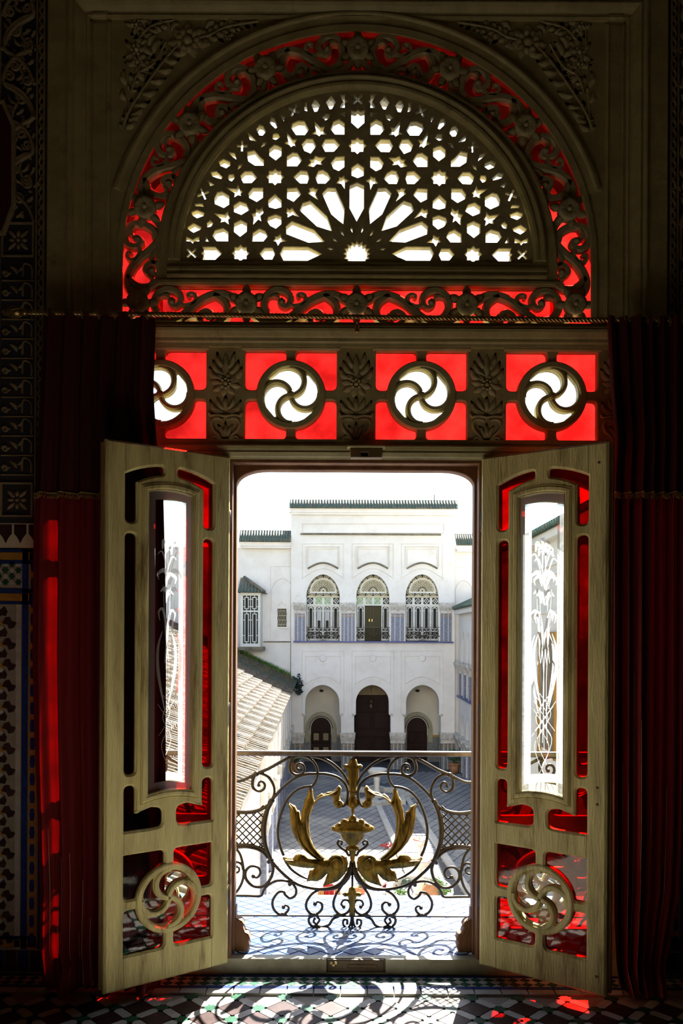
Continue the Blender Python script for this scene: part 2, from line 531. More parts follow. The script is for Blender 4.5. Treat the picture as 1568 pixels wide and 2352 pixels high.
    def build(s, name, m, parent=None, label=None, kind=None, local=False, cat=None, group=None):
        org = Vector((0,0,0))
        if parent and not local: org = root_org(parent)
        base = Vector((0,0,0))
        if not parent:            # a thing that is one mesh: origin at the middle of its foot
            xs = [p[0] for p in s.v]; ys = [p[1] for p in s.v]; z0 = min(p[2] for p in s.v)
            base = Vector(((min(xs)+max(xs))/2, (min(ys)+max(ys))/2, z0))
            org = base
        o = link(name, s.mesh(name, m, org), parent, label, kind)
        o.location = base
        if cat: o['category'] = cat
        if group: o['group'] = group
        ORG[o.name] = base
        return o

def ccw(l, want):
    a = sum(l[i-1][0]*l[i][1] - l[i][0]*l[i-1][1] for i in range(len(l)))
    return list(l) if (a > 0) == want else list(reversed(l))
def offs(l, d):
    """move every side of the loop d towards its left hand, mitred"""
    n = len(l)
    out = []
    for i in range(n):
        p, a, c = Vector(l[i]), Vector(l[i-1]), Vector(l[(i+1) % n])
        d1, d2 = p - a, c - p
        if d1.length < 1e-9: d1 = d2
        if d2.length < 1e-9: d2 = d1
        d1, d2 = d1.normalized(), d2.normalized()
        n1, n2 = Vector((-d1.y, d1.x)), Vector((-d2.y, d2.x))
        m = n1 + n2
        if m.length < 0.5: m = n1
        else: m = m / max(m.dot(n1), 0.6)
        out.append((p.x + m.x*d, p.y + m.y*d))
    return out
def resample(l, step):
    out = []
    for i in range(len(l)):
        a, b = Vector(l[i]), Vector(l[(i+1) % len(l)])
        k = max(1, int(round((b-a).length / step)))
        out += [tuple(a.lerp(b, j/k)) for j in range(k)]
    return out
def inside(p, l):
    r = False
    for i in range(len(l)):
        a, b = l[i-1], l[i]
        if (a[1] > p[1]) != (b[1] > p[1]) and p[0] < (b[0]-a[0])*(p[1]-a[1])/(b[1]-a[1]) + a[0]: r = not r
    return r
def dist(p, l):
    best = 1e9
    px, pz = p[0], p[1]
    for i in range(len(l)):
        ax, az = l[i-1]; bx, bz = l[i]
        dx, dz = bx-ax, bz-az
        q = dx*dx + dz*dz
        t = 0 if q < 1e-12 else max(0, min(1, ((px-ax)*dx + (pz-az)*dz)/q))
        e = (ax+dx*t-px)**2 + (az+dz*t-pz)**2
        if e < best: best = e
    return math.sqrt(best)
def rounded(pts, rad, n=5):
    """polygon with rounded corners; rad a number or one per corner"""
    out = []
    m = len(pts)
    for i in range(m):
        r = rad[i] if isinstance(rad, (list, tuple)) else rad
        p, a, c = Vector(pts[i]), Vector(pts[i-1]), Vector(pts[(i+1) % m])
        u, v = (a-p), (c-p)
        if r <= 0 or u.length < 1e-9 or v.length < 1e-9:
            out.append(tuple(p)); continue
        lu, lv = u.length, v.length
        u, v = u/lu, v/lv
        ang = u.angle(v)
        if ang > PI - 0.08:
            out.append(tuple(p)); continue
        t = min(r / math.tan(ang/2), lu*0.48, lv*0.48)
        for k in range(n + 1):
            q = k/n
            a1, c1 = p + u*t, p + v*t
            out.append(tuple(a1.lerp(p, q).lerp(p.lerp(c1, q), q)))
    return out
def circ(c, r, n=32, a0=0.0, rz=None):
    rz = r if rz is None else rz
    return [(c[0] + r*math.cos(a0 + 2*PI*k/n), c[1] + rz*math.sin(a0 + 2*PI*k/n)) for k in range(n)]
def smooth_path(pts, k=5):
    """Catmull-Rom through the points (any dimension)"""
    P = [Vector(p) for p in pts]
    out = []
    for i in range(len(P) - 1):
        p0, p1, p2 = P[max(i-1, 0)], P[i], P[i+1]
        p3 = P[min(i+2, len(P)-1)]
        for j in range(k):
            t = j/k
            out.append(((p1*2) + (p2-p0)*t + (p0*2 - p1*5 + p2*4 - p3)*t*t + (p1*3 - p0 - p2*3 + p3)*t**3) * 0.5)
    out.append(P[-1])
    return [tuple(p) for p in out]
def interp(ws, n):
    m = len(ws) - 1
    out = []
    for i in range(n):
        t = i/(n-1)*m
        k = min(int(t), m-1)
        out.append(ws[k] + (ws[k+1]-ws[k])*(t-k))
    return out
def dup(o, parent=None, recurse=True):
    c = o.copy()
    COL.objects.link(c)
    c.parent = parent
    if o.name in ORG: ORG[c.name] = ORG[o.name]
    if recurse:
        for ch in list(KIDS.get(o.name, ())) or [x for x in o.children]: dup(ch, c)
    return c
KIDS = {}

# ================================================================== the room
def struct(mb, name, m, label, cat):
    o = mb.build(name, m, None, label, 'structure', cat=cat)
    return o
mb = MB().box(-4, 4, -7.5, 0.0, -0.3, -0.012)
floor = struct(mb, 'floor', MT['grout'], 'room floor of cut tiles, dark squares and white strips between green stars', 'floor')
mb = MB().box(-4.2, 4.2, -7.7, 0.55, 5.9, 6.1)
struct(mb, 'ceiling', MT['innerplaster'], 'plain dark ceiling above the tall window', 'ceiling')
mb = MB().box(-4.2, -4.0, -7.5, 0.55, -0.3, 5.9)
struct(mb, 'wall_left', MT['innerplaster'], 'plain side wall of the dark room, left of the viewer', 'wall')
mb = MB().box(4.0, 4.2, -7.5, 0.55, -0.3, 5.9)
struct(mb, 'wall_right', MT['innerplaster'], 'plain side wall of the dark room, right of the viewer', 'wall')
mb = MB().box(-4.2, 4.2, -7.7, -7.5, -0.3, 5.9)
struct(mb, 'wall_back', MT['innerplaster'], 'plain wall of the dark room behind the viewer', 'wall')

A = 1.47
arch = [(A*math.cos(PI*k/36), 3.27 + A*math.sin(PI*k/36)) for k in range(37)]
wl = [(-5.5, -6), (-5.5, 6.4), (5.5, 6.4), (5.5, -6), (A, -6)] + arch + [(-A, -6)]
mb = MB().fret([(-5.5,6.4), (-5.5,-0.3), (-A,-0.3)] + list(reversed(arch)) + [(A,-0.3), (5.5,-0.3), (5.5,6.4)], [], 0.07, 0.56)
mb.box(-4.0, -1.525, 0.0, 0.07, -0.3, 6.0).box(1.525, 4.0, 0.0, 0.07, -0.3, 6.0).box(-1.525, 1.525, 0.0, 0.07, 5.01, 6.0)
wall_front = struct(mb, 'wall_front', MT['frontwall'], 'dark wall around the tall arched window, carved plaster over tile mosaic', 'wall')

mb = MB().fret([(-22,9.0), (-22,-5.97), (-A,-5.97)] + list(reversed(arch)) + [(A,-5.97), (22,-5.97), (22,9.0)], [], 0.56, 0.64)
mb.box(-A, A, 0.56, 0.64, -5.97, -0.25)
struct(mb, 'wall_exterior', MT['plaster'], 'sunlit white outer face of the building around the balcony window', 'wall')

# ------------------------------------------------------------------ floor tiles
def plate(loop, z0, z1):
    """flat tile: loop in X,Y"""
    n = len(loop)
    loop = ccw(loop, True)
    vs = [(p[0], p[1], z0) for p in loop] + [(p[0]*0.97, p[1]*0.97, z1) for p in loop]
    return vs, [tuple(range(n-1, -1, -1)), tuple(range(n, 2*n))] + [(i, (i+1) % n, (i+1) % n + n, i+n) for i in range(n)]
def tile_mesh(name, loop, m, t=0.012):
    mb = MB(); mb.add(*plate(loop, 0.0, t))
    return mb.mesh(name, m)
def put(me, name, parent, x, y, z, rot=0.0):
    o = bpy.data.objects.new(name, me)
    COL.objects.link(o)
    o.parent = parent
    o.location = Vector((x, y, z)) - ORG[parent.name]
    if rot: o.rotation_euler = (0, 0, rot)
    return o
CELL = 0.154
hs, hw = 0.0525, 0.022
sq = tile_mesh('dark_tile', [(-hs,-hs),(hs,-hs),(hs,hs),(-hs,hs)], MT['black_tile'])
sl = CELL/2 - 0.034
strip = tile_mesh('white_strip_tile', [(-sl,-hw),(sl,-hw),(sl+hw*0.5,0),(sl,hw),(-sl,hw),(-sl-hw*0.5,0)], MT['white_tile'])
star = tile_mesh('green_star_tile', [((0.036 if k % 2 == 0 else 0.026)*math.cos(PI*k/8), (0.036 if k % 2 == 0 else 0.026)*math.sin(PI*k/8)) for k in range(16)], MT['green_tile'])
FX, FY = 0.0025, -0.36           # a star of the field
D = CELL * math.sqrt(0.5)
for a in range(-40, 41):
    for b in range(-40, 41):
        x, y = FX + (a - b)*D, FY + (a + b)*D
        if not (-1.9 < x < 1.9 and -1.02 < y < -0.19): continue
        if y < -0.205: put(star, 'green_star_tile', floor, x, y, -0.012, PI/8)
        if y + D < -0.27: put(sq, 'dark_tile', floor, x, y + D, -0.012, PI/4)
        for (dx, r) in ((0.5, PI/4), (-0.5, -PI/4)):
            if y + D/2 < -0.215: put(strip, 'white_strip_tile', floor, x + dx*D, y + D/2, -0.012, r)
# straight border along the sill: white blocks, blue line, two rows of green diamonds, blue line
blk = tile_mesh('white_block_tile', [(-0.062,-0.026),(0.062,-0.026),(0.062,0.026),(-0.062,0.026)], MT['white_tile'])
blu = tile_mesh('blue_line_tile', [(-0.062,-0.014),(0.062,-0.014),(0.062,0.014),(-0.062,0.014)], MT['blue_tile'])
dia = tile_mesh('green_diamond_tile', [(-0.028,0),(0,-0.024),(0.028,0),(0,0.024)], MT['green_tile'])
diw = tile_mesh('white_diamond_tile', [(-0.0285,0),(0,-0.0245),(0.0285,0),(0,0.0245)], MT['white_tile'])
for k in range(-15, 16):
    put(blk, 'white_block_tile', floor, k*0.127, -0.185, -0.012)
    put(blu, 'blue_line_tile', floor, k*0.127, -0.143, -0.012)
    put(blu, 'blue_line_tile', floor, k*0.127 + 0.06, -0.016, -0.012)
for k in range(-31, 32):
    x = k*0.06
    put(dia, 'green_diamond_tile', floor, x, -0.104, -0.012)
    put(dia, 'green_diamond_tile', floor, x, -0.055, -0.012)
    put(diw, 'white_diamond_tile', floor, x + 0.03, -0.0795, -0.012)
# half diamonds closing the rows
hb = tile_mesh('white_triangle_tile', [(-0.027,-0.011),(0.027,-0.011),(0,0.012)], MT['white_tile'])
for k in range(-31, 32):
    put(hb, 'white_triangle_tile', floor, k*0.06 + 0.03, -0.117, -0.012)
    put(hb, 'white_triangle_tile', floor, k*0.06 + 0.03, -0.043, -0.012, PI)

# ------------------------------------------------------------------ sill and balcony floor
mb = MB().box(-1.46, -0.135, 0.0, 0.05, -0.012, 0.077).box(0.16, 1.46, 0.0, 0.05, -0.012, 0.077).box(-0.135, 0.16, 0.02, 0.05, -0.012, 0.074).box(-0.135, 0.16, 0.0, 0.02, -0.012, 0.012)
sill = struct(mb, 'sill', MT['stone'], 'low stone door sill between the tiled floors, notched at its middle', 'sill')
lk = thing('sill_bolt_block', 'small brown wooden block with brass bolt catch let into the door sill', 'door latch', (0.01, 0.01, 0.014))
MB().cbox(-0.128, 0.153, 0.0, 0.019, 0.014, 0.072, 0.004).build('block', MT['oldwood'], lk)
MB().cbox(-0.03, 0.12, -0.003, 0.002, 0.034, 0.052, 0.003).build('bolt_slide', MT['oldwood'], lk)
MB().fret(rounded([(-0.115,0.052),(-0.082,0.052),(-0.082,0.066),(-0.092,0.066),(-0.092,0.043),(-0.105,0.043),(-0.105,0.066),(-0.115,0.066)],0.001), [], -0.004, 0.001).build('catch', MT['brass'], lk, label='brass catch plate')
mb = MB().box(-1.46, 1.46, 0.05, 1.02, -0.25, 0.0655)
balc = struct(mb, 'balcony_floor', MT['sky_tile'], 'balcony floor of small blue and white diamond tiles beyond the sill', 'floor')
b1 = tile_mesh('blue_balcony_tile', [(-0.053,0),(0,-0.043),(0.053,0),(0,0.043)], MT['sky_tile'], 0.01)
b2 = tile_mesh('pale_balcony_tile', [(-0.05,0),(0,-0.041),(0.05,0),(0,0.041)], MT['pale_tile'], 0.01)
for r in range(0, 21):
    for k in range(-8, 9):
        x, y = k*0.11 + (0.055 if r % 2 else 0), 0.124 + r*0.0445
        if y > 0.98: continue
        if r % 2 == 0 or (k + r//2) % 2 == 0: put(b1, 'blue_balcony_tile', balc, x, y, 0.058)
        else: put(b2, 'pale_balcony_tile', balc, x, y, 0.058)
b3 = tile_mesh('blue_edge_tile', [(-0.036,-0.012),(0.036,-0.012),(0.036,0.012),(-0.036,0.012)], MT['sky_tile'], 0.01)
b4 = tile_mesh('white_edge_tile', [(-0.016,0),(0,-0.011),(0.016,0),(0,0.011)], MT['pale_tile'], 0.012)
for k in range(-11, 12):
    put(b3, 'blue_edge_tile', balc, k*0.075, 0.066, 0.058)
    put(b4, 'white_edge_tile', balc, k*0.075 + 0.037, 0.066, 0.058)

# ================================================================== the wooden window front
cr = MT['cream']
sur = thing('trim_1', 'cream painted wooden surround with cornice and carved corners above the arched fanlight', 'window surround', (0,0,0), kind='structure')
HB = 548
ell = lambda rx, ry, n=48, a0=0.0, a1=PI: [(rx*math.cos(a0+(a1-a0)*k/n), 600 - ry*math.sin(a0+(a1-a0)*k/n)) for k in range(n+1)]
loop = [(-708,2240),(-708,-72),(708,-72),(708,2240),(692,2240),(692,752),(HB,752)] + ell(HB,538) + [(-HB,752),(-692,752),(-692,2240)]
MB().fret(uyl(loop), [], 0.0, 0.065).build('board', cr, sur)
def line_path(pts):
    """mitred path for sweep through window-pixel corners"""
    P = [Vector(uy(p)) for p in pts]
    out = []
    for i, p in enumerate(P):
        d1 = (p - P[i-1]).normalized() if i else (P[1]-p).normalized()
        d2 = (P[i+1] - p).normalized() if i < len(P)-1 else d1
        n1, n2 = Vector((-d1.y, d1.x)), Vector((-d2.y, d2.x))
        m = n1 + n2
        m = m / m.dot(n1)
        out.append((p.x, p.y, m.x, m.y))
    return out
def ell_path(rx, ry, a0, a1, n=64):
    out = []
    for k in range(n+1):
        a = a0 + (a1-a0)*k/n
        x, z = uy((rx*math.cos(a), 600 - ry*math.sin(a)))
        nv = Vector((math.cos(a)/rx, math.sin(a)/ry)).normalized()
        out.append((x, z, nv.x, nv.y))
    return out
def pr(l): return [(a*S, d) for a, d in l]
for sx in (-1, 1):          # outer boards, fluted pilasters
    mb = MB().cbox(*sorted((sx*657*S, sx*708*S)), -0.03, 0.0, zz(748), zz(-70), 0.004).cbox(*sorted((sx*694*S, sx*708*S)), -0.03, 0.0, zz(2240), zz(748), 0.004)
    mb.build('outer_board', cr, sur)
    mb = MB().sweep(pr([(-24,0.0),(-24,0.012),(-17,0.018),(-16,0.006),(16,0.006),(17,0.018),(24,0.012),(24,0.0)]), line_path([(sx*590,748),(sx*590,58)]))
    mb.cbox(*sorted((sx*572*S, sx*608*S)), -0.022, 0.0, zz(47), zz(36), 0.006)
    mb.build('pilaster', cr, sur)
# cornice moulding turning down both sides
MB().sweep(pr([(-20,0.0),(-20,0.012),(-14,0.018),(-12,0.012),(-6,0.016),(2,0.036),(8,0.046),(11,0.046),(11,0.038),(14,0.038),(20,0.052),(24,0.052),(24,0.0)]),
          line_path([(-634,748),(-634,28),(634,28),(634,748)])).build('cornice', cr, sur)
MB().cbox(-708*S, 708*S, -0.045, 0.0, zz(2), zz(-72), 0.004).build('head_board', cr, sur)
# band round the arch, with its two lips
MB().sweep(pr([(-27,0.0),(-27,0.010),(-13,0.014),(-10,0.006),(6,0.010),(9,0.022),(13,0.024),(15,0.016),(19,0.018),(20,0.010),(20,0.0)]), ell_path(563,553,0.29,PI-0.29,80)).build('arch_band', cr, sur)
for sx in (-1, 1):
    MB().ribbon(uyl([(sx*545,744),(sx*545,600)] + [(sx*545*math.cos(a), 600-536*math.sin(a)) for a in (0.1,0.2,0.3)]), [8*S]*5, -0.011, 0.0).build('arch_lip', cr, sur)

# ------------------------------------------------------------------ carved corners
def leafpath(a, b, wd, bend=0.25):
    a, b = Vector(a), Vector(b)
    d = b - a
    n = Vector((-d.y, d.x))
    L, R = [], []
    for k in range(7):
        t = k/6
        c = a.lerp(b, t) + n*bend*math.sin(PI*t)*0.5
        q = wd*math.sin(PI*min(1, t*0.86+0.10))**0.8
        nn = n.normalized()
        L.append(tuple(c + nn*q)); R.append(tuple(c - nn*q))
    return L + R[::-1]
def leaf_relief(mb, a, b, wd, y, h, bend=0.25, step=6):
    A_, B_ = uy(a), uy(b)
    mb.puff(leafpath(A_, B_, wd*S, bend), y, h, wd*S*0.9, step*S)
def flower_relief(mb, c, r, y, h, n=8):
    X, Z = uy(c)
    for k in range(n):
        t = 2*PI*k/n
        mb.dome((X + r*S*0.68*math.cos(t), y, Z + r*S*0.68*math.sin(t)), r*S*0.32, h*0.8, 7, 2)
    mb.dome((X, y, Z), r*S*0.42, h, 10, 3)
def spray(mb, pts, n, l0, l1, wd, y, h):
    p = smooth_path(pts, 6)
    m = len(p)
    mb.ribbon(uyl(p), interp([2.2*S, 1.2*S], m), y-h*0.7, y)
    for k in range(n):
        t = (k+0.5)/n
        i = min(int(t*(m-1)), m-2)
        b_ = Vector(p[i]); d = (Vector(p[i+1]) - b_).normalized()
        nn = Vector((-d.y, d.x))
        L_ = l0 + (l1-l0)*t
        for s_ in (-1, 1):
            e = b_ + d*L_*0.8 + nn*s_*L_*0.62
            leaf_relief(mb, tuple(b_), tuple(e), wd*(0.6+0.4*L_/max(l0,l1)), y, h, 0.25*s_)
mb = MB()
Yc = 0.0
def plume(mb, pts, n, lr, ll, wd, y, h):
    p = smooth_path(pts, 8)
    m = len(p)
    mb.ribbon(uyl(p), interp([2.4*S, 1.4*S], m), y-h*0.8, y)
    for k in range(n):
        t = (k+0.4)/n
        i = min(int(t*(m-1)), m-2)
        b_ = Vector(p[i]); d = (Vector(p[i+1]) - b_).normalized()
        nn = Vector((-d.y, d.x))
        g = math.sin(PI*min(1, 0.25+0.75*t))**0.5
        for s_, L_ in ((1, lr*g), (-1, ll*g)):
            if L_ < 5: continue
            e = b_ + d*L_*0.75 + nn*s_*L_*0.66
            leaf_relief(mb, tuple(b_), tuple(e), wd*(0.45+0.55*L_/max(lr,ll)), y, h, -0.35*s_)
plume(mb, [(-540,300),(-520,252),(-472,180),(-427,123),(-400,98)], 11, 42, 17, 7.5, Yc, 0.015)
plume(mb, [(-372,92),(-340,84),(-310,68),(-270,58),(-228,52)], 9, 24, 24, 6, Yc, 0.013)
plume(mb, [(-508,101),(-484,72),(-458,58),(-420,50)], 6, 28, 20, 6.5, Yc, 0.013)
plume(mb, [(-520,215),(-505,175),(-470,150),(-440,100)], 6, 16, 24, 6, Yc, 0.012)
for k in range(7):
    t = 2*PI*k/7 + 0.3
    leaf_relief(mb, (-390+14*math.cos(t), 95+14*math.sin(t)), (-390+46*math.cos(t), 95+42*math.sin(t)), 11, Yc, 0.012, 0.2)
flower_relief(mb, (-390,95), 30, Yc, 0.022, 9)
for c, r in (((-508,118),19), ((-505,146),17), ((-508,60),16), ((-300,92),12)):
    for k in range(5):
        t = 2*PI*k/5 + r
        leaf_relief(mb, c, (c[0]+r*1.9*math.cos(t), c[1]+r*1.9*math.sin(t)), r*0.36, Yc, 0.011, 0.3)
    flower_relief(mb, c, r*0.8, Yc, 0.016, 6)
for a_, b_2 in (((-470,128),(-450,92)), ((-470,128),(-492,98)), ((-452,140),(-420,150)), ((-430,72),(-408,56)), ((-350,66),(-325,50)), ((-360,112),(-335,102)), ((-528,200),(-536,160)), ((-530,235),(-540,205)), ((-488,190),(-500,150)), ((-480,110),(-462,80))):
    leaf_relief(mb, a_, b_2, 8, Yc, 0.012, 0.35)
mb.ribbon(uyl([(-534,300),(-521,45),(-200,44)]), [1.6*S]*3, -0.007, 0.0)
o = mb.build('carved_spandrel', MT['carved'], sur, kind='stuff')
o2 = o.copy(); COL.objects.link(o2); o2.scale = (-1, 1, 1)

# ------------------------------------------------------------------ scroll bands over red glass
VINE = [(10,-16),(22,-30),(40,-40),(60,-41),(80,-33),(98,-20),(116,-2),(136,14),(160,24),(182,24),(198,16),(211,4),(219,-6)]
VW = [6,7.5,8.5,9,9,9,9,9,9,8.5,8,7,5]
SP1 = [(66,-31),(50,-27),(40,-15),(35,3),(42,24),(60,35),(78,32),(89,20),(88,6),(79,-3),(70,1),(68,10),(74,14)]
SP2 = [(158,24),(177,10),(185,-8),(180,-30),(160,-44),(140,-44),(129,-34),(130,-21),(142,-13),(152,-18),(153,-27),(147,-31)]
SW = [7,8,8,8,8,8,7.5,7,6.5,6,5.5,5,4.5]
C1 = [(90,4),(98,-1),(109,1),(119,8),(121,19),(113,26),(104,23),(107,16)]
C2 = [(131,-34),(122,-27),(109,-28),(98,-35),(95,-44),(101,-50),(109,-47),(107,-40)]
CW = [4.5,5,5,5,4.5,4,3.5,3]
L1 = [(46,16),(54,21),(62,20),(67,13)]
L2 = [(178,-22),(170,-28),(163,-26),(160,-18)]
def scroll_unit(mb, mp, scl, y0=0.006, y1=0.044, kk=4):
    """mp(s,t) -> window pixels; scl stretches the unit"""
    for pts, ws in ((VINE, VW), (SP1, SW), (SP2, SW[:12]), (C1, CW), (C2, CW), (L1, [1.5,4,5,1]), (L2, [1.5,4,5,1])):
        p = smooth_path(pts, kk)
        q = [uy(mp(a*scl, b*1.10)) for a, b in p]
        mb.ribbon(q, [x*S*1.18 for x in interp(ws, len(q))], y0, y1)
    for c in ((72,7),(146,-27)):
        X, Z = uy(mp(c[0]*scl, c[1]*1.10))
        mb.dome((X, y0+0.006, Z), 8.5*S, 0.012, 10, 3)
        mb.dome((X, y0-0.004, Z), 4*S, 0.006, 8, 2)
def flower_mesh():
    mb = MB()
    vs, fs = [(0,-0.010,0)], []
    n, m = 40, 4
    for i in range(1, m+1):
        r = 24*S*i/m
        for k in range(n):
            t = 2*PI*k/n
            rr = r*(1 + 0.06*abs(math.cos(5*t))*i/m)
            h = 0.010 + 0.012*math.sin(i/m*PI*0.75) + 0.003*abs(math.sin(5*t))*i/m
            vs.append((rr*math.cos(t), -h, rr*math.sin(t)))
    for k in range(n):
        fs.append((0, 1+k, 1+(k+1) % n))
        for i in range(m-1):
            a = 1+i*n
            fs.append((a+k, a+n+k, a+n+(k+1) % n, a+(k+1) % n))
    b0 = len(vs)
    for k in range(n):
        t = 2*PI*k/n
        vs.append((24*S*math.cos(t), 0.03, 24*S*math.sin(t)))
    a = 1+(m-1)*n
    for k in range(n): fs.append((a+k, b0+k, b0+(k+1) % n, a+(k+1) % n))
    mb.add(vs, fs, True)
    mb.dome((0,-0.018,0), 6*S, 0.010, 10, 3)
    return mb
def sepal_mesh():
    mb = MB()
    for k in range(6):
        t = PI/2 + 2*PI*k/6
        a = Vector((math.cos(t), math.sin(t)))
        mb.puff(leafpath(a*17*S, a*46*S, 10*S, 0.0), 0.004, 0.010, 10*S, 5*S, back=0.03)
    return mb
FLM, SEM = flower_mesh().mesh('rosette', MT['carved']), sepal_mesh().mesh('sepals', MT['carved'])
def put_flower(parent, u, y, ang, r=1.0):
    X, Z = uy((u, y))
    o = link('rosette', FLM, parent)
    o.location = Vector((X, 0.0, Z)) - ORG[parent.name]
    o.rotation_euler = (0, -ang, 0)
    s = link('sepals', SEM, o)
    return o
RM = (501.5, 487.0)
def arcpath(s):
    """distance along the middle of the arched band from its crown, to the right: point, angle"""
    n = 400
    if not hasattr(arcpath, 't'):
        t, acc = [0.0], 0.0
        for i in range(n):
            a0, a1 = PI/2*i/n, PI/2*(i+1)/n
            acc += math.hypot(RM[0]*(math.sin(a1)-math.sin(a0)), RM[1]*(math.cos(a1)-math.cos(a0)))
            t.append(acc)
        arcpath.t = t
    t = arcpath.t
    if s >= t[-1]: return (RM[0], 600 + (s - t[-1])), PI/2
    lo = 0
    hi = n
    while hi - lo > 1:
        mid = (lo+hi)//2
        if t[mid] <= s: lo = mid
        else: hi = mid
    f = (s - t[lo])/(t[hi]-t[lo])
    a = PI/2*(lo+f)/n
    return (RM[0]*math.sin(a), 600 - RM[1]*math.cos(a)), a
def arcmap(s0, sgn):
    def f(s, t):
        (u, y), a = arcpath(max(0.0, s0 + s))
        if s0 + s < 0: u += s0 + s
        return (sgn*(u + t*math.sin(a)), y - t*math.cos(a))
    return f
arcpath(0)
TOT = arcpath.t[-1] + 97
w1 = thing('window_1', 'arched band of carved scrolls and rosettes over red glass around the fanlight', 'window', (0,0,0), kind='structure')
U = TOT/4
base = []
for k in range(4):
    mb = MB()
    scroll_unit(mb, arcmap(k*U, 1), U/225.0)
    o = mb.build('scroll', MT['carved'], w1); base.append(o)
    o2 = o.copy(); COL.objects.link(o2); o2.scale = (-1, 1, 1)
put_flower(w1, 0, 113, 0)
for k in range(1, 5):
    (u, y), a = arcpath(k*U)
    put_flower(w1, u, y, a); put_flower(w1, -u, y, -a)
for sgn in (-1, 1):            # the red panes of the band
    for k in range(4):
        a, b = [], []
        for j in range(9):
            (u, y), t = arcpath(k*U + (U + (50 if k == 3 else 0))*j/8)
            a.append((sgn*(u+52*math.sin(t)), y-52*math.cos(t))); b.append((sgn*(u-52*math.sin(t)), y+52*math.cos(t)))
        MB().sheet(uyl(a + b[::-1]), [], 0.048, 0.052).build('red_pane', MT['redglass'], w1)

w2 = thing('window_2', 'straight band of carved scrolls over red glass below the fanlight', 'window', (0, 0, zz(742)), kind='structure')
for sgn in (-1, 1):
    for k in (0, 1):
        s0 = -506 + k*253
        mb = MB()
        scroll_unit(mb, lambda s, t, s0=s0, sgn=sgn: (-sgn*(s0 + s), 699 - t*0.93), 253/225.0)
        mb.build('scroll', MT['carved'], w2)
for u in (0, -253, 253): put_flower(w2, u, 699, 0)
for k in range(-2, 2):
    MB().sheet(uyl([(k*230, 652), (k*230+230, 652), (k*230+230, 748), (k*230, 748)]), [], 0.053, 0.057).build('red_pane', MT['redglass'], w2)

# ------------------------------------------------------------------ the fanlight
w3 = thing('window_3', 'half round fanlight of pierced star lattice above the doorway', 'window', (0, 0, zz(655)), kind='structure')
RX, RY = 404, 396
mb = MB().fret(uyl([(-460,655),(460,655)] + ell(460,437) ), [uyl([(-RX,603),(RX,603)] + ell(RX,RY)[1:-1])], -0.004, 0.065)
mb.build('frame', cr, w3)
mp_ = pr([(-14,0.0),(-14,0.010),(-8,0.022),(-2,0.024),(0,0.016),(4,0.018),(10,0.028),(14,0.026),(15,0.0)])
mb = MB().sweep(mp_, ell_path(418,408,0,PI,72)).sweep(mp_, line_path([(434,626),(-434,626)]))
mb.build('moulding', cr, w3)
mb = MB().sweep(pr([(-3,0.0),(-3,0.012),(3,0.012),(3,0.0)]), ell_path(454,432,0,PI,72)).sweep(pr([(-3,0.0),(-3,0.014),(3,0.014),(3,0.0)]), line_path([(456,650),(-456,650)]))
mb.build('outer_bead', cr, w3)
K = 3.824
OC = (1560.0, 1452.0)
def tr(pts): return [((x-OC[0])/K, (OC[1]-y)/K/0.928) for x, y in pts]
axis = [tr(p) for p in (
    [(705,1455),(746,1406),(815,1406),(838,1455),(815,1504),(746,1504)],
    [(368,1455),(312,1401),(203,1401),(213,1436),(192,1455),(213,1474),(203,1509),(312,1509)])]
def star8(c, ro, ri): return [(c[0]+(ro if k % 2 == 0 else ri)*math.cos(PI*k/8), c[1]+(ro if k % 2 == 0 else ri)*math.sin(PI*k/8)) for k in range(16)]
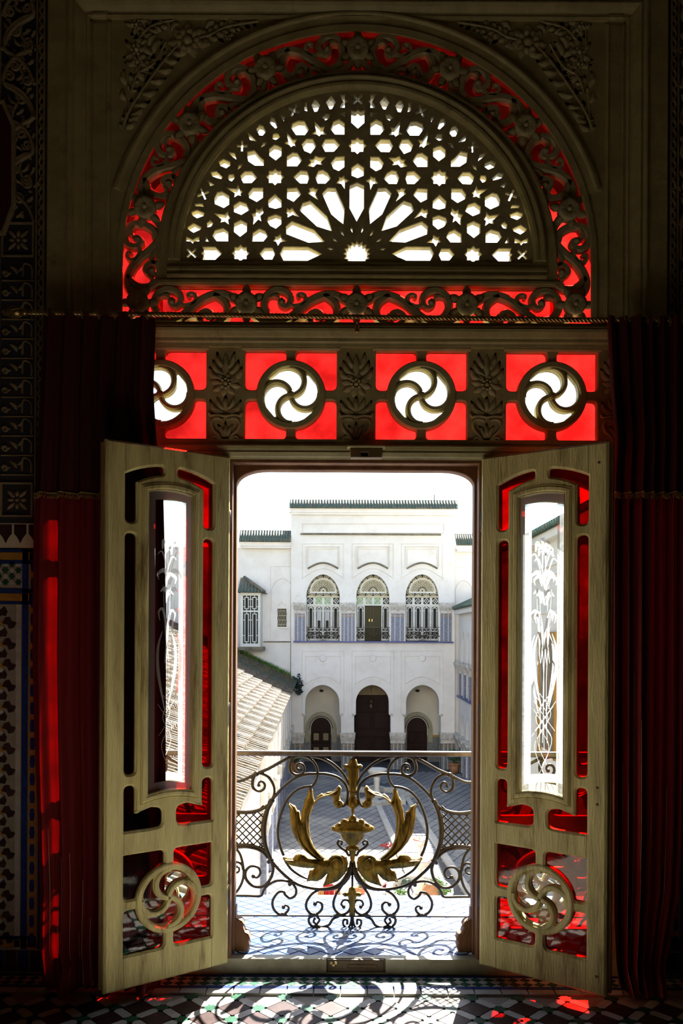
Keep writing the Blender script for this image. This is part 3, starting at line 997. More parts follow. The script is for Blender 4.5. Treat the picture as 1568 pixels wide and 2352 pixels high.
octo = [tr(p) for p in (
    [(838,1303),(858,1306),(888,1283),(893,1322),(955,1348),(885,1350),(865,1382),(848,1347),(822,1344),(840,1322)],
    [(640,1345),(645,1275),(700,1238),(750,1258),(772,1300),(735,1345)],
    [(478,1190),(535,1163),(590,1190),(588,1260),(530,1305),(476,1262)],
    [(425,1345),(425,1268),(380,1235),(310,1255),(288,1300),(325,1345)],
    [(778,1135),(840,1112),(892,1130),(892,1192),(845,1232),(795,1207),(770,1170)],
    [(725,1048),(734,1095),(706,1120),(716,1168),(690,1150),(646,1197),(650,1140),(634,1108),(666,1095),(670,1062),(695,1075)],
    [(286,1093),(395,1115),(424,1078),(424,1118),(442,1140),(422,1155),(430,1197),(395,1170),(358,1180),(366,1150)],
    [(238,1190),(265,1163),(292,1190),(272,1217),(243,1222)],
    [(68,1228),(120,1193),(187,1225),(182,1242),(120,1272),(73,1242)],
    [(55,1308),(85,1320),(112,1335),(140,1318),(170,1308),(170,1347),(128,1347),(113,1367),(95,1347),(55,1347)],
    [(223,1347),(230,1298),(245,1330),(258,1349)],
    [(103,1095),(150,1076),(212,1100),(207,1122),(150,1144),(108,1117)],
    [(128,1022),(165,1016),(197,1017),(208,1042),(170,1038),(133,1038)],
    [(474,1035),(525,998),(582,1018),(607,1070),(540,1112),(477,1087)],
    [(303,970),(328,922),(370,912),(432,950),(432,1022),(385,1052),(308,1017)],
    [(603,925),(640,878),(729,878),(729,960),(675,997),(610,962)],
    [(778,1010),(778,985),(835,933),(892,985),(892,1042),(840,1057),(784,1042)],
    [(938,1095),(945,1058),(966,1070),(988,1052),(1006,1080),(1067,1142),(995,1107),(948,1132),(950,1105)],
    [(533,770),(570,733),(630,733),(674,785),(630,830),(558,832),(540,800)],
    [(386,868),(495,888),(512,853),(527,895),(547,910),(530,930),(542,947),(510,937),(478,957),(482,920)],
    [(423,785),(430,763),(470,758),(480,785),(455,817),(428,805)],
    [(272,743),(320,733),(372,780),(362,797),(320,787),(282,772)],
    [(238,815),(265,825),(302,850),(267,857)],
    [(342,650),(380,626),(437,650),(440,676),(405,702),(353,680)],
    [(413,553),(480,573),(497,627),(470,607),(438,580)],
    [(508,712),(513,680),(552,663),(535,692)])]
diag = [tr([(592,562),(652,548),(698,603),(734,632),(734,677),(658,677),(600,640),(592,600)])]
def cross(c, r, ang, wd=2.2):
    out = []
    for k in range(4):
        a = ang + k*PI/2
        d = (math.cos(a), math.sin(a)); n = (-d[1], d[0])
        out += [(c[0]+d[0]*r - n[0]*wd, c[1]+d[1]*r - n[1]*wd), (c[0]+d[0]*r + n[0]*wd, c[1]+d[1]*r + n[1]*wd),
                (c[0]+(d[0]+n[0])*wd, c[1]+(d[1]+n[1])*wd)]
    return out
petal = tr([(885,1455),(915,1397),(1125,1397),(1250,1455),(1125,1513),(915,1513)])
rot = lambda l, a: [(x*math.cos(a)-y*math.sin(a), x*math.sin(a)+y*math.cos(a)) for x, y in l]
holes = []
for h in octo:
    d = [(-y, -x) for x, y in h]            # mirrored in the diagonal
    for q in (h, d):
        holes += [q, [(-x, y) for x, y in q]]
for h in axis:
    holes += [h, [(-x, y) for x, y in h], [(-y, -x) for x, y in h]]
holes += [diag[0], [(-x, y) for x, y in diag[0]]]
diag2 = tr([(943,965),(943,882),(1028,876),(1064,930),(1000,994)])
holes += [diag2, [(-x, y) for x, y in diag2]]
for c in ((-268,0),(268,0),(0,268),(-189.5,189.5),(189.5,189.5)): holes.append(star8(c, 19.5, 14.8))
for a, rr in ((0,381),(22.5,384),(45,376),(67.5,384),(90,383),(112.5,384),(135,376),(157.5,384),(180,381)):
    t = math.radians(a)
    holes.append(cross((rr*math.cos(t), rr*math.sin(t)), 14 if a not in (45,135) else 12, t + PI/4))
for k in range(9):
    holes.append(rot(petal, -k*PI/8))
for k in range(8):                             # slivers between the petals
    t = PI/16 + k*PI/8
    c = (math.cos(t), math.sin(t)); n = (-c[1], c[0])
    holes.append([(c[0]*54, c[1]*54), (c[0]*62+n[0]*2.4, c[1]*62+n[1]*2.4), (c[0]*74, c[1]*74), (c[0]*62-n[0]*2.4, c[1]*62-n[1]*2.4)])
hub = [((31 if k % 2 == 0 else 23)*math.cos(PI*k/16), (31 if k % 2 == 0 else 23)*math.sin(PI*k/16)) for k in range(32)]
holes.append(hub)
BOT = -17.0
def clip_bottom(l, yb):
    out = []
    for i in range(len(l)):
        a, b = l[i-1], l[i]
        if (a[1] >= yb) != (b[1] >= yb):
            t = (yb-a[1])/(b[1]-a[1]); out.append((a[0]+(b[0]-a[0])*t, yb))
        if b[1] >= yb: out.append(b)
    return out
hl = []
for h in holes:
    h = clip_bottom(h, BOT)
    if len(h) > 2: hl.append([uy((x, 580 - y*0.928)) for x, y in h])
mb = MB().fret(uyl([(-RX-3,606),(RX+3,606)] + ell(RX+3,RY+3)), hl, 0.012, 0.05, 0.0035)
LAT = mb.build('lattice', MT['carved'], w3)
# glass behind the lattice, in wedges
for k in range(6):
    a0, a1 = PI*k/6, PI*(k+1)/6
    MB().sheet(uyl([(0,606)] + [((RX+4)*math.cos(a0+(a1-a0)*j/6), 604-(RY+6)*math.sin(a0+(a1-a0)*j/6)) for j in range(7)]), [], 0.056, 0.06).build('pane', MT['dusty'], w3)

# ------------------------------------------------------------------ rosette light over the doors
def corner_hole(c, a, b, g, R, fr, sx, sz):
    x0 = math.sqrt(R*R - g*g)
    t0, t1 = math.asin(g/R), math.acos(g/R)
    pts = [(g, b), (a, b), (a, g), (x0, g)] + [(R*math.cos(t0+(t1-t0)*k/10), R*math.sin(t0+(t1-t0)*k/10)) for k in range(1, 10)] + [(g, x0)]
    rad = [fr, fr*0.15, fr, fr] + [0]*9 + [fr]
    l = rounded(pts, rad, 4)
    return [(c[0]+sx*x, c[1]+sz*z) for x, z in l]
def pin_holes(c, ri, wd, sgn, a0=0.0):
    out = []
    for k in range(4):
        th = a0 + k*PI/2
        lo, hi = [], []
        N = 22
        r0, r1 = None, None
        for i in range(N*6+1):
            r = ri*i/(N*6)
            cp = r*math.sqrt(max(0, ri*ri-r*r))/ri
            if cp > wd*2/PI*1.04:
                r0 = r if r0 is None else r0
                r1 = r
        for i in range(N+1):
            q = (1-math.cos(PI*i/N))/2
            r = r0 + (r1-r0)*q
            de = (wd)/(2*r*math.sqrt(ri*ri-r*r)/ri)
            ph = math.acos(r/ri)
            lo.append((r, th - ph + de)); hi.append((r, th + PI/2 - ph - de))
        l = [(r*math.cos(p), r*math.sin(p)) for r, p in lo] + [(r*math.cos(p), r*math.sin(p)) for r, p in reversed(hi)][1:-1]
        out.append([(c[0]+sgn*x, c[1]+z) for x, z in l])
    return out
w4 = thing('window_4', 'row of four red glass squares with pinwheel rosettes above the doors', 'window', (0, 0, zz(1040)), kind='structure')
PC = [-450, -150, 150, 450]
holes = []
for u in PC:
    c = (u*S, zz(907))
    holes += [corner_hole(c, 105*S, 102*S, 11*S, 80*S, 15*S, a, b) for a in (-1,1) for b in (-1,1)]
    holes += pin_holes(c, 64*S, 13*S, 1, 1.62)
TR4 = MB().fret(uyl([(-680,1040),(680,1040),(680,786),(-680,786)]), holes, 0.004, 0.05, 0.005).build('rosette_frame', cr, w4)
for u in PC:
    c = (u*S, zz(907))
    mb = MB().fret(circ(c, 79*S, 48), [circ(c, 64*S, 40)], -0.010, 0.006, 0.005)
    mb.build('ring', cr, w4)
    mb = MB()
    for k in range(4):                       # rounded strands of the pinwheel
        th = 1.62 + k*PI/2
        p = []
        for i in range(15):
            r = 64*S*math.sin(PI/2*i/14)
            ph = th - math.acos(min(1, r/(64*S)))
            p.append((c[0] + r*math.cos(ph), c[1] + r*math.sin(ph)))
        mb.ribbon(p, [4.2*S]*15, -0.006, 0.006)
    mb.dome((c[0], 0.0, c[1]), 10*S, 0.014, 14, 3)
    mb.build('pinwheel', cr, w4)
    for a in (-1,1):
        for b in (-1,1):
            x0, x1 = sorted((c[0]+a*4*S, c[0]+a*112*S)); z0, z1 = sorted((c[1]+b*4*S, c[1]+b*109*S))
            l = [(a*112,b*4),(a*112,b*109),(a*4,b*109)] + [(a*72*math.cos(t), b*72*math.sin(t)) for t in (1.5,1.1,0.78,0.45,0.07)]
            MB().sheet([(c[0]+p*S, c[1]+q*S) for p, q in l], [], 0.036, 0.040).build('red_pane', MT['redglass'], w4)
    MB().sheet(circ(c, 68*S, 32), [], 0.032, 0.035).build('clear_pane', MT['dusty'], w4)
# carved vase and flower between the squares
def ornament(mb, c):
    def P(x, y): return (c + x, y)
    for (x0,y0,x1,y1,wd,bd) in ((0,868,0,812,9,0),(4,862,30,826,8,-.3),(6,872,38,842,8,-.4),(5,882,30,862,6,-.4),(2,850,20,808,7,-.2)):
        leaf_relief(mb, P(x0,y0), P(x1,y1), wd, 0.004, 0.012, bd)
        if x1: leaf_relief(mb, P(-x0,y0), P(-x1,y1), wd, 0.004, 0.012, -bd)
    for k in range(8):
        t = 2*PI*k/8 + 0.2
        leaf_relief(mb, P(6*math.cos(t), 882+6*math.sin(t)), P(36*math.cos(t), 882+30*math.sin(t)), 8.5, 0.003, 0.010, 0)
    flower_relief(mb, P(0,882), 15, 0.0, 0.016, 8)
    for (x0,y0,x1,y1,wd,bd) in ((3,948,36,918,8,-.4),(3,950,34,934,6,-.3),(2,944,20,912,7,-.2),(0,945,0,908,7,0)):
        leaf_relief(mb, P(x0,y0), P(x1,y1), wd, 0.004, 0.012, bd)
        if x1: leaf_relief(mb, P(-x0,y0), P(-x1,y1), wd, 0.004, 0.012, -bd)
    for s_ in (-1, 1):
        mb.ribbon(uyl(smooth_path([P(s_*37,950),P(s_*34,956),P(s_*18,955),P(0,958)], 4)), [2.6*S]*13, -0.010, 0.004)
        mb.ribbon(uyl(smooth_path([P(s_*6,966),P(s_*16,962),P(s_*27,964),P(s_*32,975),P(s_*26,990),P(s_*14,1002),P(s_*9,1016)], 4)), [3*S]*25, -0.008, 0.004)
        mb.ribbon(uyl(smooth_path([P(s_*9,1016),P(s_*20,1004),P(s_*29,1008),P(s_*26,1018),P(s_*19,1015)], 4)), [2.6*S]*17, -0.008, 0.004)
        leaf_relief(mb, P(s_*3,1010), P(s_*18,975), 6, 0.004, 0.010, 0.2*s_)
        mb.cbox(*sorted(((c+s_*2)*S, (c+s_*24)*S)), -0.006, 0.004, zz(1034), zz(1021), 0.002)
    leaf_relief(mb, P(0,1012), P(0,968), 6, 0.004, 0.012, 0)
mb = MB(); ornament(mb, 0)
orn = mb.build('carved_vase', MT['carved'], w4, kind='stuff')
for u in (-300, 300, -600, 600):
    o2 = orn.copy(); COL.objects.link(o2); o2.location.x += u*S
for u in PC[0:4]:                              # raised mitred frame over each square
    MB().sweep(pr([(-4,0.0),(-4,0.006),(0,0.012),(5,0.010),(6,0.0)]), line_path([(u-112,802),(u+112,802)])).build('square_head', cr, w4)
# mouldings above and below the rosette row
tr2 = thing('trim_2', 'long cream moulding between the scroll band and the rosette squares', 'moulding', (0, 0, zz(800)), kind='structure')
MB().sweep(pr([(-27,-0.004),(-27,0.016),(-20,0.018),(-16,0.026),(-9,0.026),(-6,0.034),(4,0.046),(10,0.048),(12,0.040),(16,0.042),(20,0.036),(22,0.010),(30,0.010),(30,-0.004)]), line_path([(-680,772),(680,772)])).build('moulding', cr, tr2)
tr3 = thing('trim_3', 'cream lintel moulding right over the door opening', 'lintel', (0, 0, zz(1066)), kind='structure')
MB().sweep(pr([(-20,-0.06),(-20,0.006),(-17,0.010),(-14,0.020),(-6,0.030),(-2,0.024),(2,0.030),(8,0.034),(12,0.028),(14,0.012),(26,0.008),(26,-0.004)]), line_path([(-676,1036),(676,1036)])).build('moulding', cr, tr3)
bx = thing('lintel_bolt_box', 'small dark wooden bolt box at the middle of the lintel', 'door latch', (25*S, -0.05, zz(1062)))
MB().fret(uyl([(-12,1058),(58,1058),(60,1036),(-14,1036)]), [uyl([(10,1055),(28,1055),(28,1046),(10,1046)])], -0.075, -0.030, 0.003).build('box', MT['oldwood'], bx)
MB().cbox(-20*S, 66*S, -0.085, -0.030, zz(1036), zz(1030), 0.004).build('lid', cr, bx)
MB().cbox(11*S, 27*S, -0.06, -0.035, zz(1054), zz(1047), 0.002).build('bolt', MT['hair'], bx)

# ================================================================== door leaves and side lights
LW, LB, LT = 0.62, 0.07, 2.562
def sg(c): return [(LW - x, z) for x, z in c]
zo = lambda u: 2.472 - 1.136*(u-0.31)**2
zi = lambda u: 2.432 - 1.7*(u-0.31)**2
us = lambda a, b, n: [a + (b-a)*k/n for k in range(n+1)]
topL = rounded([(0.345, zo(0.345))] + [(u, zo(u)) for u in us(0.38,0.53,4)] + [(0.53,2.197),(0.478,2.197)] + [(u, zi(u)) for u in us(0.478,0.375,4)] + [(0.345, zi(0.345))],
               [0.018]+[0]*4+[0.006]+[0.026,0.026]+[0.004]+[0]*4+[0.018], 5)
topL = [p for i, p in enumerate(topL)]
midS = rounded([(0.478,1.045),(0.53,1.045),(0.53,2.148),(0.478,2.148)], 0.026, 6)
lowL = rounded([(0.478,0.994),(0.53,0.994),(0.53,0.786),(0.40,0.786),(0.345,0.79),(0.345,0.875),(0.40,0.885),(0.478,0.862)], [0.026,0.026,0.004,0,0.045,0.045,0.05,0.002], 5)
strips = [topL, midS, lowL]
strips = strips + [sg(h) for h in strips]
pane_top = lambda u: 2.36 - 1.2*(u-0.31)**2
pane_bot = lambda u: 0.957 - 1.1*(u-0.31)**2
center = [(u, pane_bot(u)) for u in us(0.2,0.42,8)] + [(u, pane_top(u)) for u in us(0.42,0.2,8)]
cring = [(u, pane_bot(u)-0.032) for u in us(0.166,0.454,8)] + [(u, pane_top(u)+0.034) for u in us(0.454,0.166,8)]
LC = (0.31, 0.45)
lowC = [corner_hole(LC, 0.22, 0.228, 0.024, 0.163, 0.024, a, b) for a in (-1,1) for b in (-1,1)]
LEAF_HOLES = strips + [center] + lowC
EXP = lambda l, d: offs(ccw(l, True), -d)
def leaf_parts(root, sx, wood, first=False):
    """sx +1: the leaf runs towards +X from its hinge; front face at y = -0.0225"""
    fx = lambda l: [(sx*x, z) for x, z in l]
    MB().fret(fx([(0,LB),(LW,LB),(LW,LT),(0,LT)]), [fx(h) for h in LEAF_HOLES + pin_holes(LC, 0.132, 0.030, -sx, 1.62)], -0.0225, 0.0225, 0.010).build('frame', wood, root, local=True)
    MB().fret(fx(cring), [fx(center)], -0.033, -0.018, 0.010).build('pane_moulding', wood, root, local=True)
    mb = MB().fret(fx(circ(LC, 0.163, 48)), [fx(circ(LC, 0.134, 40))], -0.031, -0.018, 0.007)
    for k in range(4):
        th = 1.62 + k*PI/2
        p = []
        for i in range(15):
            r = 0.134*math.sin(PI/2*i/14)
            ph = th - math.acos(min(1, r/0.134))
            p.append((sx*(LC[0] - sx*r*math.cos(ph)), LC[1] + r*math.sin(ph)))
        mb.ribbon(p, [0.011]*15, -0.029, -0.018)
    mb.build('pinwheel', wood, root, local=True)
    mb = MB()
    for (a_, z0_, z1_) in ((0.0905,LB,0.216),(0.0905,0.684,0.786),(0.0905,2.425,LT),(0.5295,LB,0.216),(0.5295,0.684,0.786),(0.5295,2.425,LT)):
        mb.box(*sorted((sx*(a_-0.0008), sx*(a_+0.0008))), -0.0232, -0.0222, z0_, z1_)
    mb.build('joints', MT['oldwood'], root, local=True, kind='stuff')
    for h in strips + lowC:
        MB().sheet(fx(EXP(h, 0.006)), [], -0.002, 0.002).build('red_pane', MT['redglass'], root, local=True)
    MB().sheet(fx(EXP(center, 0.006)), [], -0.002, 0.002).build('clear_pane', MT['clear'], root, label='tall clear pane with an etched border and lilies', local=True)
    MB().sheet(fx(circ(LC, 0.137, 32)), [], -0.002, 0.002).build('round_pane', MT['clear'], root, local=True)
    bor = [fx(EXP(center, 0.004)), fx(offs(ccw(center, True), 0.040))]
    MB().sheet(bor[0], [bor[1]], -0.0032, -0.0022).build('etched_border', MT['frost'], root, local=True)
    # etched lilies: stems crossing in a lattice at the foot, swelling leaves and three flowers
    mb = MB()
    def st(pts, ws):
        p = smooth_path(pts, 6)
        mb.strip([(sx*x, z) for x, z in p], interp(ws, len(p)), -0.0040)
    for s_ in (-1, 1):
        st([(0.31+s_*0.045,1.42),(0.31-s_*0.030,1.30),(0.31+s_*0.035,1.17),(0.31-s_*0.010,1.04)], [0.0012]*4)
        st([(0.31+s_*0.055,1.36),(0.31,1.28),(0.31-s_*0.05,1.21)], [0.0011]*3)
        st([(0.31+s_*0.012,1.15),(0.31+s_*0.006,1.45),(0.31+s_*0.022,1.75),(0.31+s_*0.030,1.92)], [0.0012,0.0014,0.0016,0.001])
        st([(0.31+s_*0.018,1.32),(0.31+s_*0.052,1.50),(0.31+s_*0.055,1.62),(0.31+s_*0.034,1.70)], [0.001,0.008,0.006,0.001])
        st([(0.31+s_*0.022,1.55),(0.31+s_*0.012,1.68),(0.31+s_*0.030,1.80),(0.31+s_*0.052,1.79),(0.31+s_*0.046,1.75)], [0.001,0.004,0.006,0.005,0.001])
        st([(0.31+s_*0.004,1.84),(0.31+s_*0.020,1.90),(0.31+s_*0.045,1.885)], [0.002,0.011,0.001])
        st([(0.31+s_*0.002,1.92),(0.31+s_*0.020,1.985),(0.31+s_*0.055,1.97),(0.31+s_*0.052,1.94)], [0.002,0.012,0.006,0.001])
        st([(0.31+s_*0.002,1.96),(0.31+s_*0.034,2.07),(0.31+s_*0.058,2.06)], [0.001,0.004,0.001])
        st([(0.31,2.09),(0.31+s_*0.026,2.125),(0.31+s_*0.035,2.085)], [0.003,0.012,0.002])
    st([(0.31,1.98),(0.31,2.06),(0.31,2.15)], [0.001,0.003,0.010])
    mb.build('etched_lily', MT['etch'], root, local=True, kind='stuff')
ANG = math.radians(35)
dl = thing('door_1', 'left leaf of the double door, worn cream wood with dark red glass strips', 'door', (-0.627,-0.024,0), ANG, kind='structure')
leaf_parts(dl, -1, MT['leafwood'])
dr = thing('door_2', 'right leaf of the double door, worn cream wood with bright etched pane', 'door', (0.627,-0.024,0), -ANG, kind='structure')
leaf_parts(dr, 1, MT['leafwood'])
for root, sx in ((dl,-1),(dr,1)):
    for z in (0.4, 1.3, 2.25):
        MB().tube([(sx*-0.004,0.0,z-0.05),(sx*-0.004,0.0,z+0.05)], 0.009, 8).build('hinge', MT['iron'], root, local=True)
    MB().cbox(*sorted((sx*0.612, sx*0.632)), 0.012, 0.030, LB+0.01, LT-0.01, 0.003).build('edge_bead', MT['jamb'], root, local=True)
for z in (2.47, 0.93, 1.005, 0.155):         # plugged bolt holes
    MB().dome((0.578,-0.0205,z), 0.009, 0.004, 10, 2).build('plug', MT['oldwood'], dr, local=True)
sl_ = thing('window_5', 'fixed side light behind the left door leaf, red strips and clear pane', 'window', (-0.645,0.045,0), kind='structure')
leaf_parts(sl_, -1, cr)
sr_ = thing('window_6', 'fixed side light behind the right door leaf, red strips and clear pane', 'window', (0.645,0.045,0), kind='structure')
leaf_parts(sr_, 1, cr)
for root, sx in ((sl_,-1),(sr_,1)):            # unseen narrow outer lights, added to throw red light on the curtain
    fx = lambda l: [(sx*(x+0.243), z) for x, z in l]
    hs_ = [rounded([(0.46,a),(0.53,a),(0.53,b),(0.46,b)], 0.03, 5) for a, b in ((0.30,0.66),(0.80,0.994),(1.045,2.148),(2.197,2.42))]
    MB().fret(fx([(0.379,LB),(0.61,LB),(0.61,LT),(0.379,LT)]), [fx(h) for h in hs_], -0.0225, 0.0225, 0.006).build('added_outer_light', cr, root, local=True)
    for h in hs_: MB().sheet(fx(EXP(h, 0.005)), [], -0.002, 0.002).build('red_pane', MT['redglass'], root, local=True)
df = thing('trim_4', 'brown worn wooden door frame with rounded top corners', 'door frame', (0,0.08,0.07), kind='structure')
hw_, ht = 0.600, 2.519
inn = [(-hw_,0.075),(-hw_,ht-0.075)] + [(-hw_+0.155*(1-math.cos(a)), ht-0.075+0.075*math.sin(a)) for a in us(0.15,PI/2,8)]
inn = inn + [(-x, z) for x, z in reversed(inn)]
MB().fret([(-0.665,0.075),(-0.665,2.60),(0.665,2.60),(0.665,0.075)] + list(reversed(inn)), [], 0.068, 0.135, 0.004).build('frame', MT['jamb'], df)
MB().fret([(-0.65,0.075),(-0.65,2.58),(0.65,2.58),(0.65,0.075),(0.612,0.075),(0.612,2.54),(-0.612,2.54),(-0.612,0.075)], [], 0.0, 0.068, 0.003).build('rebate', MT['jamb'], df)
bp_ = [(535,2080),(543,2080),(543,2105),(548,2108),(556,2112),(561,2120),(559,2127),(563,2138),(571,2142),(575,2152),(572,2160),(574,2168),(570,2190),(535,2190)]
q = [at(x, y, 0.11) for x, y in bp_]
for sx in (-1, 1):
    l = [(sx*(p.x), max(p.z, 0.077)) for p in q]
    MB().fret(l, [], 0.085, 0.15, 0.006).build('foot_block', MT['jamb'], df)

# ================================================================== curtains on their rod
YR = -0.17
def curtain(name, label, edL, edR, side, seed):
    rnd = random.Random(seed)
    xs = lambda ed, y: [ed[i][1] + (ed[i+1][1]-ed[i][1])*(y-ed[i][0])/(ed[i+1][0]-ed[i][0]) for i in range(len(ed)-1) if ed[i][0] <= y <= ed[i+1][0]][0]
    root = thing(name, label, 'curtain', (at((edL[0][1]+edR[0][1])/2, 2280, YR).x, YR, 0.0))
    ph = [rnd.uniform(0, 6.28) for _ in range(6)]
    def fold(s, t):
        a = 0.020 + 0.012*t
        return a*math.sin(s*2*PI*6.2+ph[0]+0.6*t) + 0.4*a*math.sin(s*2*PI*13.5+ph[1]+1.7*t) + 0.010*math.sin(s*2*PI*2.1+ph[2])
    def sheet(y0, y1, yoff, ns, nt_, flare=0.0, s0=0.0, s1=1.0):
        vs = []
        for j in range(nt_+1):
            t = j/nt_
            y = y0 + (y1-y0)*t
            a, b = xs(edL, y), xs(edR, y)
            for i in range(ns+1):
                s = s0 + (s1-s0)*i/ns
                px = a + (b-a)*s
                p = at(px, y, YR)
                dy = fold(s, (y-735)/1550) + yoff
                z = max(p.z, 0.012)
                if z < 0.12: dy -= (0.12-z)*(0.5+0.4*math.sin(s*19+ph[3])) * flare
                vs.append((p.x, YR + dy, z))
        fs = [(j*(ns+1)+i, j*(ns+1)+i+1, (j+1)*(ns+1)+i+1, (j+1)*(ns+1)+i) for j in range(nt_) for i in range(ns)]
        return MB().add(vs, fs, True)
    cut = 0.46
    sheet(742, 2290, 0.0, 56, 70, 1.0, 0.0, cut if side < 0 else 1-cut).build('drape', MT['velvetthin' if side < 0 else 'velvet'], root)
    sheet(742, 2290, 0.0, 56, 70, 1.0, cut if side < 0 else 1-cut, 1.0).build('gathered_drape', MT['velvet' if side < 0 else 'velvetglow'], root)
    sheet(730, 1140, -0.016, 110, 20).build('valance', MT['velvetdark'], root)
    mb = MB()
    a, b = xs(edL, 1140), xs(edR, 1140)
    n = 62
    for i in range(n):
        s = (i+0.5)/n
        p = at(a+(b-a)*s, 1137, YR)
        c = Vector((p.x, YR + fold(s, 405/1550) - 0.022, p.z))
        mb.tube([c + Vector((0.0055*math.cos(t), -0.002*math.cos(3*t), 0.009*math.sin(t)-0.004)) for t in [2*PI*k/7 for k in range(7)]], 0.0014, 4, closed=True)
        mb.ball(c + Vector((0,0,-0.017)), 0.0032, 5, 4)
    rope = [(lambda p, s: (p.x, YR + fold(s, 405/1550) - 0.021, p.z+0.008))(at(a+(b-a)*s, 1137, YR), s) for s in us(0,1,90)]
    mb.tube(rope, 0.0028, 5)
    mb.build('gold_fringe', MT['goldtrim'], root, kind='stuff')
    mb = MB()                                   # gold threads woven in near the hem
    for k in range(16):
        s = 0.10 + 0.8*k/15
        y1 = 2275
        y0 = 1500 + rnd.random()*500 if side > 0 else 1900 + rnd.random()*250
        pts = []
        for j in range(40):
            y = y0 + (y1-y0)*j/39
            p = at(xs(edL,y) + (xs(edR,y)-xs(edL,y))*s, y, YR)
            z = max(p.z, 0.012)
            dy = fold(s, (y-735)/1550)
            if z < 0.12: dy -= (0.12-z)*(0.5+0.4*math.sin(s*19+ph[3]))
            pts.append((p.x, YR + dy - 0.0022, z))
        mb.tube(pts, 0.0007, 4, cap=False)
    mb.build('gold_thread', MT['silver'], root, kind='stuff')
    for k in range(7):
        s = (k+0.5)/7
        p = at(xs(edL,742)+(xs(edR,742)-xs(edL,742))*s, 727+0*k, YR)
        z = RODZ(p.x)
        c = Vector((p.x, YR, z))
        MB().tube([c + Vector((0.003*math.sin(2*t), 0.021*math.cos(t), 0.021*math.sin(t)-0.003)) for t in [2*PI*j/14 for j in range(14)]], 0.004, 6, closed=True).build('ring', MT['oldwood'], root)
    return root
ra, rb = at(8, 717, YR), at(1568, 738, YR)
def RODZ(x): return ra.z + (rb.z-ra.z)*(x-ra.x)/(rb.x-ra.x)
rod = thing('curtain_rod', 'twisted brass curtain rod stretched across the whole window front', 'curtain rod', (0, YR, RODZ(0)))
mb = MB()
for k in range(3):
    pts = []
    n = 620
    for i in range(n+1):
        x = -1.58 + (1.95+1.58)*i/n
        t = x*2*PI/0.055 + k*2*PI/3
        pts.append((x, YR + 0.0062*math.cos(t), RODZ(x) + 0.0062*math.sin(t)))
    mb.tube(pts, 0.0066, 6)
mb.build('rod', MT['brass'], rod)
def xlathe(mb, prof, c, n=16):
    vs, fs = [], []
    for (x, r) in prof:
        for k in range(n):
            t = 2*PI*k/n
            vs.append((c[0]+x, c[1]+r*math.cos(t), c[2]+r*math.sin(t)))
    for i in range(len(prof)-1):
        for k in range(n): fs.append((i*n+k, i*n+(k+1) % n, (i+1)*n+(k+1) % n, (i+1)*n+k))
    fs += [tuple(range(n)), tuple(range(len(vs)-1, len(vs)-n-1, -1))]
    return mb.add(vs, fs, True)
mb = xlathe(MB(), [(-0.10,0.002),(-0.095,0.010),(-0.08,0.020),(-0.055,0.026),(-0.03,0.022),(-0.012,0.014),(-0.004,0.018),(0.004,0.018),(0.012,0.010)], (-1.58, YR, RODZ(-1.58)))
for k in range(8):
    t = 2*PI*k/8
    mb.tube([(-1.58-0.012-0.07*j/6, YR+math.cos(t+0.2*j)*(0.014+0.012*math.sin(PI*j/6)), RODZ(-1.58)+math.sin(t+0.2*j)*(0.014+0.012*math.sin(PI*j/6))) for j in range(7)], 0.003, 4)
mb.build('finial', MT['brass'], rod)
c = at(820, 735, YR)
mb = MB().tube([(c.x, YR, RODZ(c.x)+0.012),(c.x, YR, RODZ(c.x)-0.035)], 0.005, 8)
mb.lathe([(0.003,-0.03),(0.006,-0.036),(0.010,-0.045),(0.013,-0.056),(0.009,-0.064),(0.011,-0.068),(0.006,-0.074),(0.002,-0.078)], (c.x, YR, RODZ(c.x)), 14)
mb.tube([(c.x, YR, RODZ(c.x)),(c.x, YR+0.08, RODZ(c.x)+0.004),(c.x, -0.02, RODZ(c.x)+0.004)], 0.005, 6)
mb.build('bracket', MT['brass'], rod)
curtain('velvet_curtain', 'dark red velvet curtain hanging at the left with gold fringed valance', 
        [(725,98),(1000,86),(1200,73),(1500,70),(1700,75),(1900,83),(2050,88),(2180,86),(2260,98),(2300,108)],
        [(725,357),(900,351),(1010,358),(1145,374),(1400,380),(1800,379),(2000,378),(2200,372),(2300,368)], -1, 3)
curtain('velvet_curtain', 'dark red velvet curtain hanging at the right with pale gold threads', 
        [(725,1392),(900,1402),(1010,1412),(1100,1406),(2100,1406),(2230,1412),(2300,1420)],
        [(725,1575),(1200,1568),(1500,1567),(1900,1563),(2050,1556),(2150,1538),(2200,1528),(2300,1512)], 1, 11)

# ================================================================== balcony railing
YB = 0.467
def rp(cx_, cy_):
    py = 1700 + cy_/2.7034
    p = at(530 + cx_/2.7034, py, YB)
    return (p.x - at(813, py, YB).x, YB, p.z)
PXM = 4.467/F
rl = thing('balcony_railing', 'gilt wrought iron balcony railing with scrolls and golden acanthus wreath', 'railing', (0, YB, 0.058))
HALF = []
def half(o): HALF.append(o); return o
def scroll(pts, r, name='scroll', k=6, n=8, dot=0.0, mat_='iron'):
    P = smooth_path([rp(*p) for p in pts], k)
    R = interp(r, len(P)) if isinstance(r, list) else [r]*len(P)
    mb = MB().tube(P, R, n)
    if dot: mb.ball(P[-1], dot, 10, 6)
    return half(mb.build(name, MT[mat_], rl))
a, b, d = 0.0075, 0.009, 0.013
scroll([(1030,98),(960,113),(900,142),(850,183),(815,225),(790,277)], [b,b,b,b,a,0.005])
